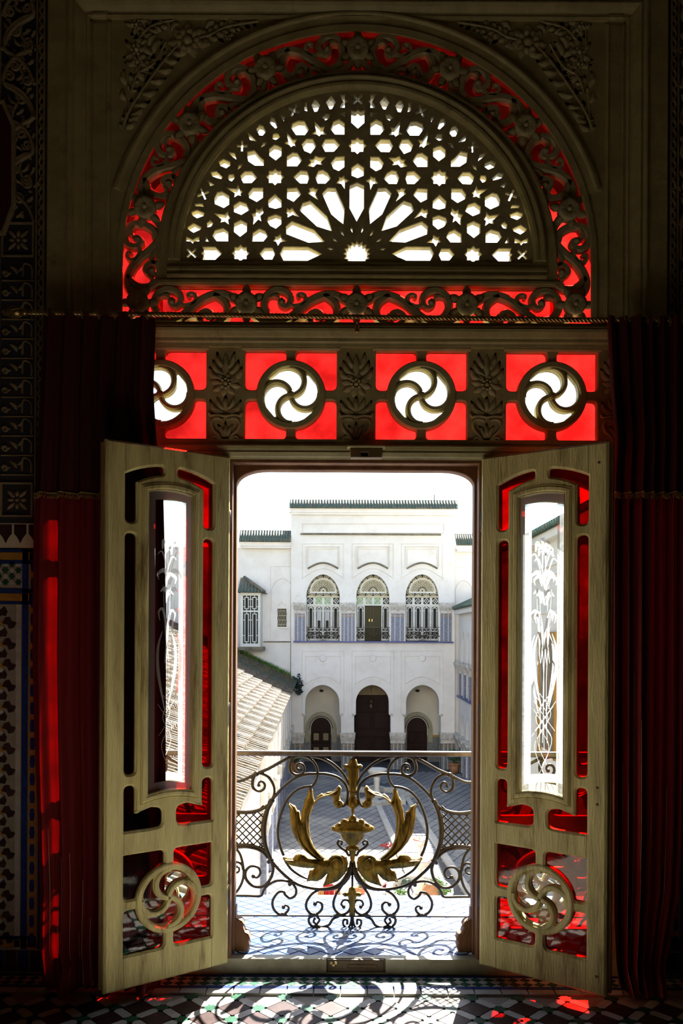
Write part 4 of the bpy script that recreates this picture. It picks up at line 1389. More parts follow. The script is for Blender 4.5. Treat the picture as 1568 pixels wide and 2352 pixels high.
scroll([(858,392),(835,412),(812,400),(800,365),(798,315),(820,265),(865,230),(930,213),(990,212),(1060,216),(1130,243),(1200,300),(1245,350),(1268,380)], [0.005,a,a,a,a,b,b,b,b,b,b,b,b,b])
scroll([(1018,288),(1070,296),(1122,320),(1172,375),(1206,450),(1226,530),(1228,600),(1214,665),(1192,720)], b*0.9)
scroll([(1192,735),(1150,800),(1092,843),(1042,866)], [a,a,a,0.004])
scroll([(1268,382),(1295,440),(1313,510),(1317,580),(1306,660),(1272,748)], [d,d,0.016,0.016,d,d])
scroll([(1272,750),(1215,815),(1130,885),(1060,913),(970,927),(890,920),(835,895),(798,850),(778,800),(775,750)], [b,b,b,b,b,0.012,0.016,0.018,0.013,0.006])
scroll([(1018,290),(992,250),(984,200),(1000,150),(1040,112),(1095,99)], a)
scroll([(1095,99),(1137,115),(1157,160),(1150,200),(1120,220),(1086,215),(1068,190),(1072,162),(1092,149),(1112,157),(1116,176),(1106,186)], [b,b,b,b,b,a,a,a,a,0.007,0.006,0.006], dot=0.011)
scroll([(1130,98),(1210,138),(1290,183),(1365,215),(1430,248),(1475,262),(1541,262)], b)
scroll([(1268,378),(1253,340),(1256,290),(1286,237),(1330,213),(1365,215),(1386,252),(1384,300),(1350,323),(1320,311),(1311,284),(1328,262),(1348,270),(1350,286)], [a,a,a,b,b,b,b,b,a,a,a,0.007,0.006,0.006], dot=0.010)
scroll([(1268,380),(1300,415),(1360,445),(1440,455),(1541,440)], [b,b,0.011,0.012,0.011])
scroll([(1285,722),(1310,692),(1350,669),(1410,656),(1470,658),(1541,672)], b)
scroll([(1290,738),(1318,706),(1358,684),(1415,672),(1470,674),(1541,690)], a)
scroll([(1272,750),(1257,805),(1276,870),(1320,913),(1380,912),(1424,870),(1428,822),(1396,790),(1352,796),(1336,828),(1354,858),(1380,852)], [b,b,b,b,b,b,b,a,a,a,0.007,0.007], dot=0.012)
scroll([(1541,640),(1500,670),(1466,710),(1448,765),(1440,830),(1450,890),(1480,945),(1520,985)], a)
scroll([(1444,810),(1452,780),(1480,764),(1512,782),(1520,815),(1496,832),(1470,822),(1470,800),(1486,792)], [a,a,a,a,a,0.007,0.006,0.006,0.005], dot=0.010)
scroll([(1150,886),(1195,876),(1245,881),(1292,910),(1318,945),(1335,973),(1420,973),(1541,973)], a, k=4)
scroll([(1140,888),(1114,930),(1120,968),(1150,985),(1180,966),(1192,946),(1226,952),(1258,1000),(1256,1045),(1230,1078),(1195,1086),(1166,1066),(1160,1042),(1178,1030),(1192,1042)], [a]*12+[0.006]*3, dot=0.011)
scroll([(968,930),(1012,955),(1045,1000),(1051,1040),(1030,1074),(990,1083),(956,1056),(953,1022),(976,1006),(996,1020)], [a]*8+[0.006]*2, dot=0.012)
scroll([(788,790),(800,850),(830,905),(866,960),(882,1015),(870,1058),(832,1084),(792,1068),(774,1030),(790,996),(820,996),(833,1020),(818,1036)], [a]*10+[0.006]*3, dot=0.011)
scroll([(1005,1092),(1032,1108),(1030,1140),(1000,1162),(948,1162),(908,1148),(884,1112),(845,1094)], a)
scroll([(985,1096),(968,1118),(984,1142),(1004,1130),(998,1112)], 0.0065, dot=0.008)
scroll([(768,1098),(776,1145),(796,1166),(820,1146),(818,1118),(797,1116),(796,1138)], 0.0065, dot=0.008)
scroll([(765,690),(788,715),(806,690),(838,668),(858,645),(850,625),(830,632),(834,646)], [0.005,a,a,a,a,0.006,0.005,0.005], dot=0.008)
for (x0, x1) in ((815,890),(965,1045),(1155,1235)):
    l = [rp(x0,1092),(0,0,0),rp(x1,1092)]
    z = l[0][2]
    mb = MB().fret([(l[0][0],z),(l[2][0],z),(l[2][0]-0.03,z+0.016),(l[0][0]+0.03,z+0.016)], [], YB-0.012, YB+0.012, 0.003)
    half(mb.build('clamp', MT['iron'], rl))
x, _, z = rp(985, 1170)
half(MB().box(x-0.022, x+0.022, YB-0.014, YB+0.014, 0.058, z+0.02).build('foot', MT['iron'], rl))
for p in ((1365,215),(1268,380),(1272,750),(1140,888)):
    c = rp(*p)
    mb = MB().ball(c, 0.018, 10, 6, (1,0.9,0.8)).ball((c[0]+0.012,c[1],c[2]-0.010), 0.012, 8, 5)
    half(mb.build('collar', MT['iron'], rl))
# lattice in the side lens
def inlens(x, y):
    return 1318 + 6*math.cos((y-560)/90) < x < 1545 and (390 + 62*math.sin(min(1,max(0,(x-1290)/150))*PI/2)) < y < 676 - 20*math.sin(max(0,(x-1300))/250*PI)
for s_ in (-1, 1):
    for k in range(-14, 14):
        c0 = k*46
        run = []
        for i in range(121):
            x = 1300 + 245*i/120
            y = 540 + s_*(x-1541) + c0
            if inlens(x, y): run.append((x, y))
        if len(run) > 6:
            half(MB().tube([rp(*run[0]), rp(*run[-1])], 0.0042, 6).build('lattice_bar', MT['iron'], rl))
# golden acanthus leaves
g1 = [(835,298),(848,278),(858,284),(870,302),(892,318),(920,322),(945,336),(960,330),(985,350),(1003,380),(1010,340),(1014,310),(1030,286),(1046,330),(1050,345),(1066,370),(1070,402),(1080,430),(1086,495),(1094,442),(1110,435),(1122,410),(1140,402),(1172,383),(1156,430),(1156,480),(1150,530),(1138,580),(1110,630),(1070,680),(1025,718),(985,745),(925,752),(960,717),(1000,672),(1025,612),(1035,540),(1030,470),(1010,412),(980,375),(940,352),(905,345),(886,366),(888,392),(872,416),(848,424),(826,412),(822,388),(840,372),(846,350),(838,322)]
g2 = [(1198,728),(1190,748),(1150,780),(1090,792),(1032,796),(999,796),(1030,808),(1037,832),(1049,880),(1023,875),(986,878),(955,864),(937,846),(921,829),(936,874),(950,907),(906,894),(856,876),(825,846),(800,812),(790,760),(800,726),(826,708),(856,704),(890,712),(916,738),(985,742),(1042,726),(1060,708),(1088,704),(1118,712),(1132,732)]
def gl(pts):
    return [(p[0], p[2]) for p in (rp(*q) for q in pts)]
half(MB().puff(gl(g1), YB-0.004, 0.022, 0.042, 0.009, back=0.018).build('acanthus_leaf', MT['gold'], rl))
mb = MB().puff(gl(g2), YB-0.006, 0.024, 0.05, 0.009, back=0.016)
half(mb.build('acanthus_root', MT['gold'], rl))
for pts, w0 in (([(930,735),(985,690),(1020,640),(1048,560),(1052,470),(1030,400),(1028,320)], 0.005), ([(985,735),(1060,670),(1100,600),(1118,510),(1130,440),(1160,395)], 0.004), ([(1010,390),(960,350),(900,332),(858,305)], 0.004), ([(960,770),(1060,752),(1180,740)], 0.004), ([(950,790),(990,820),(1040,868)], 0.004)):
    p = smooth_path(gl(pts), 5)
    half(MB().ribbon(p, interp([w0*0.5,w0,w0,w0*0.3], len(p)), YB-0.031, YB-0.010).build('leaf_rib', MT['gold'], rl))
for (c, r) in (((850,392),20),((862,760),52)):
    pts = [rp(c[0]+(r*(1-t/14*0.8))*math.cos(t), c[1]-(r*(1-t/14*0.8))*math.sin(t)) for t in us(0.5,13.0,60)]
    half(MB().tube([(p[0], YB-0.026, p[2]) for p in pts], interp([0.006,0.006,0.004], len(pts)), 6).build('leaf_curl', MT['gold'], rl))
for o in list(HALF):
    for sx, dx in ((-1,0.0),(-1,1.386),(1,-1.386)):
        q = o.copy(); COL.objects.link(q)
        q.scale.x = sx
        q.location.x = dx
z0 = rp(765,98)[2]; z1 = rp(765,68)[2]
MB().cbox(-1.465, 1.465, YB-0.024, YB+0.024, z0, z1, 0.006).build('top_rail', MT['rail'], rl)
MB().cbox(-1.465, 1.465, YB-0.008, YB+0.008, rp(765,1096)[2], rp(765,1087)[2], 0.002).build('bottom_bar', MT['iron'], rl)
MB().tube([(0,YB,0.058),(0,YB,rp(765,760)[2])], 0.006, 8).build('stem', MT['iron'], rl)
def prof(pts): return [(max(0.001, (x-765)/2.7034*PXM), rp(765, y)[2] - 0.0) for x, y in reversed(pts)]
def turned(name, pts, sy=0.5, balls=()):
    mb = MB().lathe(prof(pts), (0, YB, 0), 20, sy)
    for (x, y, r) in balls:
        for s_ in ((-1,1) if x != 765 else (1,)):
            c = rp(765 + s_*(x-765), y)
            mb.ball((s_*abs(c[0]), YB-0.018, c[2]), r/2.7034*PXM, 10, 6, (1,0.8,1))
    return mb.build(name, MT['gold'], rl)
top = gl([(765,103),(786,120),(796,150),(812,148),(826,158),(820,176),(804,182),(798,235),(788,300),(790,325)])
topm = [(-x, z) for x, z in reversed(top)]
MB().puff(top + topm, YB-0.002, 0.018, 0.03, 0.008, back=0.016).build('palmette', MT['gold'], rl)
turned('stem_knop', [(772,300),(782,310),(784,335),(780,345),(792,370),(804,405),(790,418),(778,424),(774,450),(766,458)], 0.8)
turned('vase', [(768,455),(775,470),(800,490),(838,500),(868,522),(900,538),(902,556),(880,568),(852,580),(832,608),(806,640),(786,654),(806,662),(806,680),(786,690),(782,720),(774,770),(769,830)], 0.5,
       ((765,484,26),(712,505,22),(818,505,20),(740,520,28),(790,520,28),(690,530,20),(850,530,22),(880,545,16)))
bot = gl([(765,903),(784,915),(792,945),(808,942),(828,955),(815,972),(792,970),(786,1000),(782,1060),(784,1090)])
MB().puff(bot + [(-x, z) for x, z in reversed(bot)], YB-0.002, 0.014, 0.024, 0.007, back=0.012).build('palmette', MT['gold'], rl)
for sx in (-1, 1):
    MB().box(*sorted((sx*1.36, sx*1.386)), YB-0.008, YB+0.008, 0.058, z0).build('post', MT['iron'], rl)

# ================================================================== the courtyard outside
YF = 42.0                        # the facade opposite
GZ = -5.97                       # level of the courtyard
def fp(x, y, Y=YF):
    p = at(x, y, Y); return (p.x, p.z)
def fpl(l, Y=YF): return [fp(x, y, Y) for x, y in l]
def archpts(x0, x1, ys, ya, n=20, pt=0.06):
    xc, w_ = (x0+x1)/2, (x1-x0)/2
    out = []
    for k in range(n+1):
        t = PI*k/n
        out.append((xc - w_*math.cos(t), ys - (ys-ya)*(math.sin(t)*(1-pt) + pt*(1-abs(math.cos(t))))))
    return out
ground = struct(MB().box(-14, 22, 1.02, YF+3, GZ-0.4, GZ-0.02), 'ground', mat('dark_joint', (0.085,0.088,0.092), None, rough=0.8), 'courtyard ground paved with grey lozenges, far below the balcony', 'ground')
ROT = math.radians(3.0)
pw, pl = 0.42, 0.78
pt_ = tile_mesh('lozenge_paver', [(-pw/2+0.018,0),(0,-pl/2+0.034),(pw/2-0.018,0),(0,pl/2-0.034)], MT['paver'], 0.02)
cells = []
for i in range(-12, 26):
    for j in range(0, 62):
        x, y = -3.2 + i*pw + (pw/2 if j % 2 else 0), 18.6 + j*pl/2
        X = x - (y-40)*math.tan(ROT)
        if X < -3.0 - (y-42)*0.03 or X > 6.6 or y > 41.2: continue
        k = X + (y-40)*math.tan(ROT)
        if 1.02 < k < 2.62 and y < 36.5: continue
        if (k-1.66)**2 + (y-35.6)**2*0.5 < 2.2: continue
        px = 784 + (X-CX)/(y-CY)*F
        cells.append((0 if 530 < px < 1110 else 1, y, X))
cells.sort()
for c in cells[:290]: put(pt_, 'lozenge_paver', ground, c[2], c[1], GZ-0.02, ROT)
mb = MB()
for c in cells[290:]:
    vs, fs = plate([(-pw/2+0.018,0),(0,-pl/2+0.034),(pw/2-0.018,0),(0,pl/2-0.034)], 0, 0.02)
    mb.add([(v[0]+c[2], v[1]+c[1], v[2]+GZ-0.02) for v in vs], fs)
mb.build('lozenge_pavers', MT['paver'], ground, kind='stuff')
# channel with kerbs and checkered bed running towards us
ch = thing('stone_channel', 'straight sunken channel with pale stone kerbs and checkered bed in the courtyard', 'channel', (1.6 - (30-40)*math.tan(ROT), 30, GZ))
def chx(k, y): return k - (y-40)*math.tan(ROT)
for k in (1.05, 2.55):
    vs = [(chx(k,19),19,GZ),(chx(k,36.2),36.2,GZ),(chx(k+0.24,36.2),36.2,GZ),(chx(k+0.24,19),19,GZ)]
    mb = MB().add([(*v[:2], GZ-0.02) for v in vs] + [(*v[:2], GZ+0.10) for v in vs], [(3,2,1,0),(4,5,6,7),(0,1,5,4),(1,2,6,5),(2,3,7,6),(3,0,4,7)])
    mb.build('kerb', MT['kerb'], ch)
cka = tile_mesh('checker_tile', [(-0.1,-0.14),(0.1,-0.14),(0.1,0.14),(-0.1,0.14)], MT['mosaic'], 0.015)
ckb = tile_mesh('checker_tile', [(-0.1,-0.14),(0.1,-0.14),(0.1,0.14),(-0.1,0.14)], MT['paver'], 0.015)
for i in range(6):
    for j in range(36):
        y = 24.5 + j*0.30
        put(cka if (i+j) % 2 else ckb, 'checker_tile', ch, chx(1.37 + i*0.215, y), y, GZ-0.02, ROT)

# ------------------------------------------------------------------ facade
fa = thing('palace_facade', 'tall white palace facade across the courtyard with three arched upper windows', 'building', (at(857,1765,YF).x, YF, GZ))
base = 1768
out = [(668,base),(668,1165),(1044,1165),(1044,base)]
arc3 = []
LA = [(701,779),(817,893),(932,1008)]
bot_ = []
for (x0, x1) in reversed(LA):                 # walk the lower edge from right to left
    pts = [(x1+4,base),(x1+4,1644),(x1,1641)] + list(reversed(archpts(x0, x1, 1613, 1573))) + [(x0,1641),(x0-4,1644),(x0-4,base)]
    bot_ += pts
UA = [(703,780),(818,894),(931,1007)]
ups = [[(x0,1475)] + archpts(x0, x1, 1372, 1319) + [(x1,1475)] for x0, x1 in UA]
MB().fret(fpl(out[:1] + out[1:] + bot_), [fpl(u) for u in ups], YF, YF+0.62, 0.0).build('wall', MT['plaster'], fa)
x0, z0 = fp(668, 1481); x1, z1 = fp(1044, 1165)
MB().box(x0, x1, YF+0.64, YF+12, z0, z1).build('upper_body', MT['plaster'], fa)
xb, zb_ = fp(650, 1768)
x9, _ = fp(1062, 1768)
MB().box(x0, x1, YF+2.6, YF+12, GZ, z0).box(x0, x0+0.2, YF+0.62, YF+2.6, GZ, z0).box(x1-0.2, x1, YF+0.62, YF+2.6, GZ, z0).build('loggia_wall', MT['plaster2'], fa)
# cornice and green roof tiles
def eave(root, xa, xb, y0, zc, n, slope=0.45, depth=0.9, ytop=None, key='roofgreen'):
    MB().box(xa, xb, y0-0.12, y0+depth, zc-0.22, zc).box(xa+0.08, xb-0.08, y0-0.06, y0, zc-0.34, zc-0.22).build('cornice', MT['plaster'], root)
    mb = MB()
    vs = [(xa,y0-0.22,zc+0.05),(xb,y0-0.22,zc+0.05),(xb,y0+depth,zc+0.06+slope),(xa,y0+depth,zc+0.06+slope)]
    mb.add(vs + [(v[0],v[1],v[2]-0.06) for v in vs], [(0,1,2,3),(7,6,5,4),(0,4,5,1),(1,5,6,2),(2,6,7,3),(3,7,4,0)])
    mb.build('roof', MT['roofmoss'], root)
    r = (xb-xa)/n/2*0.62
    me = MB().tube([(0,0,-0.02),(0,depth+0.20,slope-0.06)], [r, r*0.9], 8).ball((0,0.0,0), r*1.02, 8, 5)
    me = me.mesh('roof_tile', MT[key])
    for k in range(n):
        o = link('roof_tile', me, root)
        o.location = Vector((xa + (k+0.5)*(xb-xa)/n, y0-0.27, zc+0.05)) - root_org(root)
xa, zc = fp(665, 1167); xb, _ = fp(1050, 1167)
eave(fa, xa, xb, YF-0.1, zc-0.05, 58, 0.52, 0.30)
# plaster frames on the upper wall
def band(mb, pts, wpx=1.2, d=0.05, closed=False, Y=YF):
    l = fpl(pts, Y)
    mb.ribbon(l, [wpx*46/F]*len(l), Y-d, Y+0.01, closed)
mb = MB(); band(mb, [(695,1203),(1019,1203),(1019,1224),(695,1224)], 0.9, 0.06, True); mb.build('frieze_frame', MT['plaster'], fa)
mb = MB(); mb.box(fp(696,0)[0], fp(1018,0)[0], YF-0.16, YF, fp(0,1225)[1], fp(0,1222)[1]); mb.build('string_course', MT['roofmoss'], fa)
for (x0, x1) in UA:
    xc = (x0+x1)/2
    mb = MB()
    band(mb, [(xc-47,1330)] + [(xc-47,1249),(xc+47,1249),(xc+47,1330)], 1.0, 0.05)
    band(mb, [(xc-38,1302),(xc-38,1256),(xc+38,1256),(xc+38,1302)], 1.2, 0.09)
    band(mb, [(xc-34,1298),(xc-34,1261),(xc+34,1261),(xc+34,1298)], 0.7, 0.05)
    mb.build('panel_frame', MT['plaster'], fa)
    mb = MB(); band(mb, [(xc-35+70*k/12, 1306-13*math.sin(PI*k/12)) for k in range(13)], 1.8, 0.16); mb.build('arch_ledge', MT['roofmoss'], fa)
    mb = MB(); band(mb, [(xc-44+88*k/12, 1326-20*math.sin(PI*k/12)) for k in range(13)], 0.8, 0.05); mb.build('arch_line', MT['plaster'], fa)
for (x0, x1), (u0, u1) in zip(LA, UA):
    xc = (u0+u1)/2
    mb = MB()
    band(mb, [(xc-48,1640),(xc-48,1495),(xc+48,1495),(xc+48,1640)], 0.7, 0.035)
    band(mb, [(xc-40,1572),(xc-40,1507),(xc-8,1507)], 0.8, 0.04); band(mb, [(xc+8,1507),(xc+40,1507),(xc+40,1572)], 0.8, 0.04)
    band(mb, [(xc-40+80*k/12, 1571-17*math.sin(PI*k/12)) for k in range(13)], 0.8, 0.04)
    mb.build('panel_frame', MT['plaster'], fa)
    c = fp(xc, 1512)
    MB().fret(circ(c, 8*46/F, 24), [], YF-0.07, YF+0.01, 0.03).build('roundel', MT['plaster'], fa)
    for a in (x0, x1):
        c = fp(a-(6 if a == x0 else -6), 1642)
        MB().fret(circ(c, 3.2*46/F, 12), [], YF-0.06, YF+0.01, 0.02).build('scroll_boss', MT['capital'], fa)
# piers with carved capitals over tile shafts, upper row and ground row
def capital(x0, x1, y0, y1, Y, out_=4, nm='capital'):
    mb = MB()
    a0, a1 = fp(x0, y0, Y), fp(x1, y1, Y)
    q = out_*46/F
    zt, zb = a0[1], a1[1]
    h = zt - zb
    vs, fs = [], []
    prof_ = [(1.0,zt),(1.0,zt-0.12*h),(0.72,zt-0.2*h),(0.78,zt-0.4*h),(0.45,zt-0.62*h),(0.2,zt-0.8*h),(0.25,zt-0.88*h),(0.25,zb)]
    for (k, z) in prof_:
        e = q*k
        vs += [(a0[0]-e, Y-e-0.06, z), (a1[0]+e, Y-e-0.06, z), (a1[0]+e, Y+0.4, z), (a0[0]-e, Y+0.4, z)]
    for i in range(len(prof_)-1):
        for k in range(4): fs.append((i*4+k, (i+1)*4+k, (i+1)*4+(k+1) % 4, i*4+(k+1) % 4))
    fs += [(3,2,1,0), tuple(range(len(vs)-4, len(vs)))]
    mb.add(vs, fs)
    w_ = a1[0]-a0[0]
    for s_ in (0.12, 0.5, 0.88):
        c = (a0[0]+w_*s_, zb + h*0.52)
        r = h*0.26
        pts = [(c[0]+r*(1-t/16)*math.cos(t)*(1 if s_ < 0.6 else -1), c[1]+r*(1-t/16)*math.sin(t)) for t in us(1.2,12,26)]
        mb.ribbon(pts, [h*0.035]*len(pts), Y-q*0.75-0.12, Y-0.02)
    return mb.build(nm, MT['capital'], fa)
def shaft(x0, x1, y0, y1, Y, key='mosaic'):
    a0, a1 = fp(x0, y0, Y), fp(x1, y1, Y)
    MB().box(a0[0], a1[0], Y-0.06, Y+0.35, a1[1], a0[1]).build('tile_shaft', MT[key], fa)
    mb = MB()
    n = 2 if (x1-x0) < 30 else 3
    for k in range(n):
        x = a0[0] + (a1[0]-a0[0])*(k+0.7)/(n+0.4)
        mb.box(x-0.03, x+0.03, Y-0.085, Y-0.05, a1[1], a0[1])
    mb.build('pale_strip', MT['mosaicline'], fa)
    MB().box(a0[0]-0.02, a1[0]+0.02, Y-0.09, Y-0.05, a0[1]-0.14, a0[1]-0.10).build('ochre_strip', MT['yellow_tile'], fa)
for (x0, x1) in ((677,700),(784,814),(898,927),(1011,1036)):
    capital(x0, x1, 1384, 1409, YF-0.04); shaft(x0, x1, 1410, 1473, YF-0.02)
a0, a1 = fp(674, 1472), fp(1040, 1477)
MB().box(a0[0], a1[0], YF-0.22, YF+0.4, a1[1], a0[1]).build('blue_sill', MT['bluesill'], fa)
for (x0, x1) in ((669,697),(783,813),(897,928),(1012,1043)):
    capital(x0, x1, 1683, 1707, YF-0.06, 3); shaft(x0, x1, 1708, 1768, YF-0.04, 'greymosaic')
# loggia back wall: tile dado, keyhole tile arch, doors
YL = YF + 2.6
dad0, dad1 = fp(672, 1690, YL), fp(1040, 1768, YL)
MB().box(dad0[0], dad1[0], YL-0.05, YL, GZ, dad0[1]).build('dado', MT['greymosaic'], fa)
MB().box(dad0[0], dad1[0], YL-0.07, YL-0.04, dad0[1]-0.02, dad0[1]+0.1).build('dado_edge', MT['yellow_tile'], fa)
MB().box(fp(700,0)[0], fp(1010,0)[0], YF+1.2, YF+2.4, z0-0.06, z0-0.02).build('loggia_beam', MT['plaster2'], fa)
def loggia_door(xc, w_, ytop, ysp, name, label, tile=True, big=False):
    d = thing(name, label, 'door', (fp(xc,0,YL)[0], YL-0.1, GZ))
    leafs = [(xc-w_,1768)] + archpts(xc-w_, xc+w_, ysp, ytop, 16, 0.0) + [(xc+w_,1768)]
    lo = fpl(leafs, YL)
    lo = [(x, max(z, GZ)) for x, z in lo]
    MB().fret(lo, [], YL-0.10, YL-0.04).build('panel', MT['darkdoor'], d)
    if tile:
        w2 = w_ + 13
        o2 = [(xc-w2,1704),(xc-w2,1690)] + archpts(xc-w2, xc+w2, ysp+4, ytop-13, 20, 0.0) + [(xc+w2,1690),(xc+w2,1704)]
        i2 = [(xc+w_+2,1704)] + list(reversed(archpts(xc-w_-2, xc+w_+2, ysp, ytop-2, 16, 0.0))) + [(xc-w_-2,1704)]
        MB().fret(fpl(o2 + i2, YL), [], YL-0.12, YL-0.01).build('tile_surround', mat('olive_tile_'+str(int(xc)), (0.24,0.23,0.14), (0.32,0.30,0.20), 9, 0.4), d)
        for k in range(26):
            t = PI*(k+0.5)/26
            c = fp(xc-(w_+3.4)*math.cos(t), ysp-(ysp-ytop+3.4)*math.sin(t), YL)
            MB().box(c[0]-0.03, c[0]+0.03, YL-0.135, YL-0.1, c[1]-0.03, c[1]+0.03).build('small_tile', MT['black_tile'], d)
    nn = 2
    for s_ in (-1, 1):
        for (ya, yb) in ((ysp+6, ysp+34), (ysp+40, 1764)) if not big else ((ysp+20, 1676), (1690, 1762)):
            x0_, x1_ = sorted((xc+s_*1.5, xc+s_*(w_-3)))
            l = fpl([(x0_,min(yb,1766)),(x1_,min(yb,1766)),(x1_,ya),(x0_,ya)], YL)
            MB().fret(l, [offs(ccw(l, True), 0.10)], YL-0.15, YL-0.09, 0.02).build('panel_mould', MT['darkdoor'], d)
    return d
d = loggia_door(737, 23, 1648, 1673, 'arched_door', 'small arched brown door with pale panes under the left ground arch')
for s_ in (-1, 1):
    for (ya, yb) in ((1684,1700),(1716,1732)):
        l = fpl([(737+s_*11-6,yb),(737+s_*11+6,yb),(737+s_*11+6,ya),(737+s_*11-6,ya)], YL-0.12)
        MB().fret(l, [], YL-0.16, YL-0.12).build('pane', MT['carvedplaster'], d)
loggia_door(957, 23, 1648, 1673, 'arched_door', 'small arched dark door under the right ground arch')
d = loggia_door(855, 46, 1566, 1612, 'great_door', 'great dark brown double door filling the middle ground arch', False, True)
l = fpl([(812,1596)] + archpts(812, 898, 1596, 1560, 16, 0.0) + [(898,1596)], YL-0.12)
MB().fret(l, [], YL-0.16, YL-0.11).build('carved_tympanum', MT['carvedplaster'], d)
# hanging lantern in the middle arch, two round lamps
c = at(852, 1620, YF+1.0)
lan = thing('lantern', 'small dark lantern hanging in the middle ground arch before the great door', 'lantern', (c.x, c.y, c.z-0.4))
MB().lathe([(0.01,0.42),(0.05,0.40),(0.16,0.28),(0.20,0.22),(0.14,0.18),(0.12,-0.05),(0.16,-0.10),(0.05,-0.22),(0.01,-0.26)], (c.x, c.y, c.z), 8).build('body', MT['iron'], lan)
MB().tube([(c.x,c.y,c.z+0.4),(c.x,c.y,c.z+1.3)], 0.012, 5).build('chain', MT['iron'], lan)
for x in (738, 958):
    c = fp(x, 1587, YL)
    o = MB().lathe([(0.02,-0.06),(0.10,-0.04),(0.14,0.02),(0.08,0.08),(0.02,0.10)], (c[0], YL-0.16, c[1]), 12).box(c[0]-0.04, c[0]+0.04, YL-0.1, YL, c[1]-0.03, c[1]+0.03).build('wall_lamp', MT['iron'], None, 'small round dark lamp high under the %s ground arch of the far facade' % ('left' if x < 800 else 'right'), cat='lamp', group='round lamps under the ground arches')

# upper arched windows of the facade: the same joinery as ours
def far(src, root, m, dx=0.0, flip=False):
    o = src.copy()
    COL.objects.link(o)
    base_ = root_org(src) if src.parent else Vector((0,0,0))
    o.parent = root
    o.location = Vector(base_) + src.location + Vector((dx, 0, 0))
    o.material_slots[0].link = 'OBJECT'
    o.material_slots[0].material = m
    for k in ('label',):
        if k in o: del o[k]
    return o
leaf_src = [c for c in sr_.children if c.name.startswith('frame')][0]
ring_src = [c for c in sr_.children if c.name.startswith('pinwheel')][0]
pm_src = [c for c in sr_.children if c.name.startswith('pane_moulding')][0]
fr_src = [c for c in w3.children if c.name.startswith('frame')][0]
sc_src = [c for c in w1.children if c.name.startswith('scroll')] + [c for c in w2.children if c.name.startswith('scroll')]
rg_src = [c for c in w4.children if c.name.startswith('ring') or c.name.startswith('pinwheel')]
def merged_railing():
    mb = MB()
    for o in HALF:
        k = o.data
        if len(k.vertices) > 3000 and not o.name.startswith('acanthus'): continue
        for sx, dx in ((1,0),(-1,0),(-1,1.386),(1,-1.386)):
            vs = [(v.co.x*sx+dx, (v.co.y)*1.0, v.co.z+0.058) for v in k.vertices]
            fs = [tuple(p.vertices) if sx > 0 else tuple(reversed(p.vertices)) for p in k.polygons]
            mb.add(vs, fs, True)
    mb.box(-1.3, 1.3, -0.03, 0.03, z0r-0.03, z0r)
    mb.v = [(max(-1.25, min(1.25, p[0])), p[1], p[2]) for p in mb.v]
    return mb.mesh('railing', MT['iron'])
z0r = rp(765,68)[2]
RAILM = merged_railing()
wpl = [('left','window with green glass squares'),('middle','window with its dark doorway open'),('right','window fully closed and grey')]
for i, (x0, x1) in enumerate(UA):
    p = fp((x0+x1)/2, 1474, YF+0.3)
    r = thing('arched_window', 'far arched %s, %s of the three on the facade opposite' % (wpl[i][1], wpl[i][0]), 'window', (p[0], YF+0.30, p[1]), group='arched windows of the far facade')
    r.scale = (0.775, 1.0, 0.815)
    for s in sc_src: far(s, r, MT['tracery'])
    far(fr_src, r, MT['whitewood']); far(LAT, r, MT['tracery'])
    far(TR4, r, MT['whitewood'])
    for s in rg_src: far(s, r, MT['whitewood'])
    bk = [(-548*S, 0.0)] + [(548*S*math.cos(PI-PI*k/24), zz(600)+538*S*math.sin(PI*k/24)) for k in range(25)] + [(548*S, 0.0)]
    o = MB().fret(bk, [], 0.10, 0.14).build('dark_pane', MT['darkglass'], r, local=True)
    o = MB().box(-548*S, 548*S, -0.05, 0.1, zz(800), zz(745)).build('transom_bar', MT['tracery'], r, local=True)
    o = MB().box(-548*S, 548*S, -0.05, 0.1, zz(1062), zz(1036)).build('transom_bar', MT['whitewood'], r, local=True)
    for k in range(4):
        if i == 1 and k in (1, 2): continue
        for s in (leaf_src, ring_src, pm_src):
            q = far(s, r, MT['whitewood'])
            q.location = Vector((-1.215 + k*0.612, 0.02, 0.0)); q.scale = (0.975, 1, 1)
    for k, u in enumerate(PC):
        if (i == 0 and k in (1,2)) or (i == 1 and k in (0,1,2)):
            MB().box((u-104)*S, (u+104)*S, 0.055, 0.08, zz(1008), zz(806)).build('green_pane', mat('lit_green_glass_%d%d' % (i,k), (0.09,0.36,0.04), (0.26,0.42,0.22), 2, 0.3), r, local=True)  # opaque pane, the light through the green glass put into its colour
    if i == 1:
        MB().fret(rounded([(-0.60,0.07),(0.60,0.07),(0.60,2.5),(-0.60,2.5)], [0,0,0.12,0.12]), [], 0.05, 0.09).build('room_shade_panel', MT['oliveshade'], r, local=True)  # flat panel, the darkness of the room behind put into its colour
        for x in (-0.18, 0.02): MB().box(x-0.008, x+0.008, 0.03, 0.05, 0.1, 2.45).build('door_edge', MT['oldwood'], r, local=True)
        for x in (-0.27, -0.07): MB().box(x-0.03, x+0.03, 0.0, 0.05, 1.42, 1.6).build('handle', MT['brass'], r, local=True)
    if i == 0:
        for k in (1, 2): MB().box(-1.215+k*0.612+0.20, -1.215+k*0.612+0.42, 0.05, 0.08, 1.5, 2.3).build('bright_pane', MT['mosaicline'], r, local=True)
    q = link('railing', RAILM, r)
    q.location = (0, -0.28, 0.0)

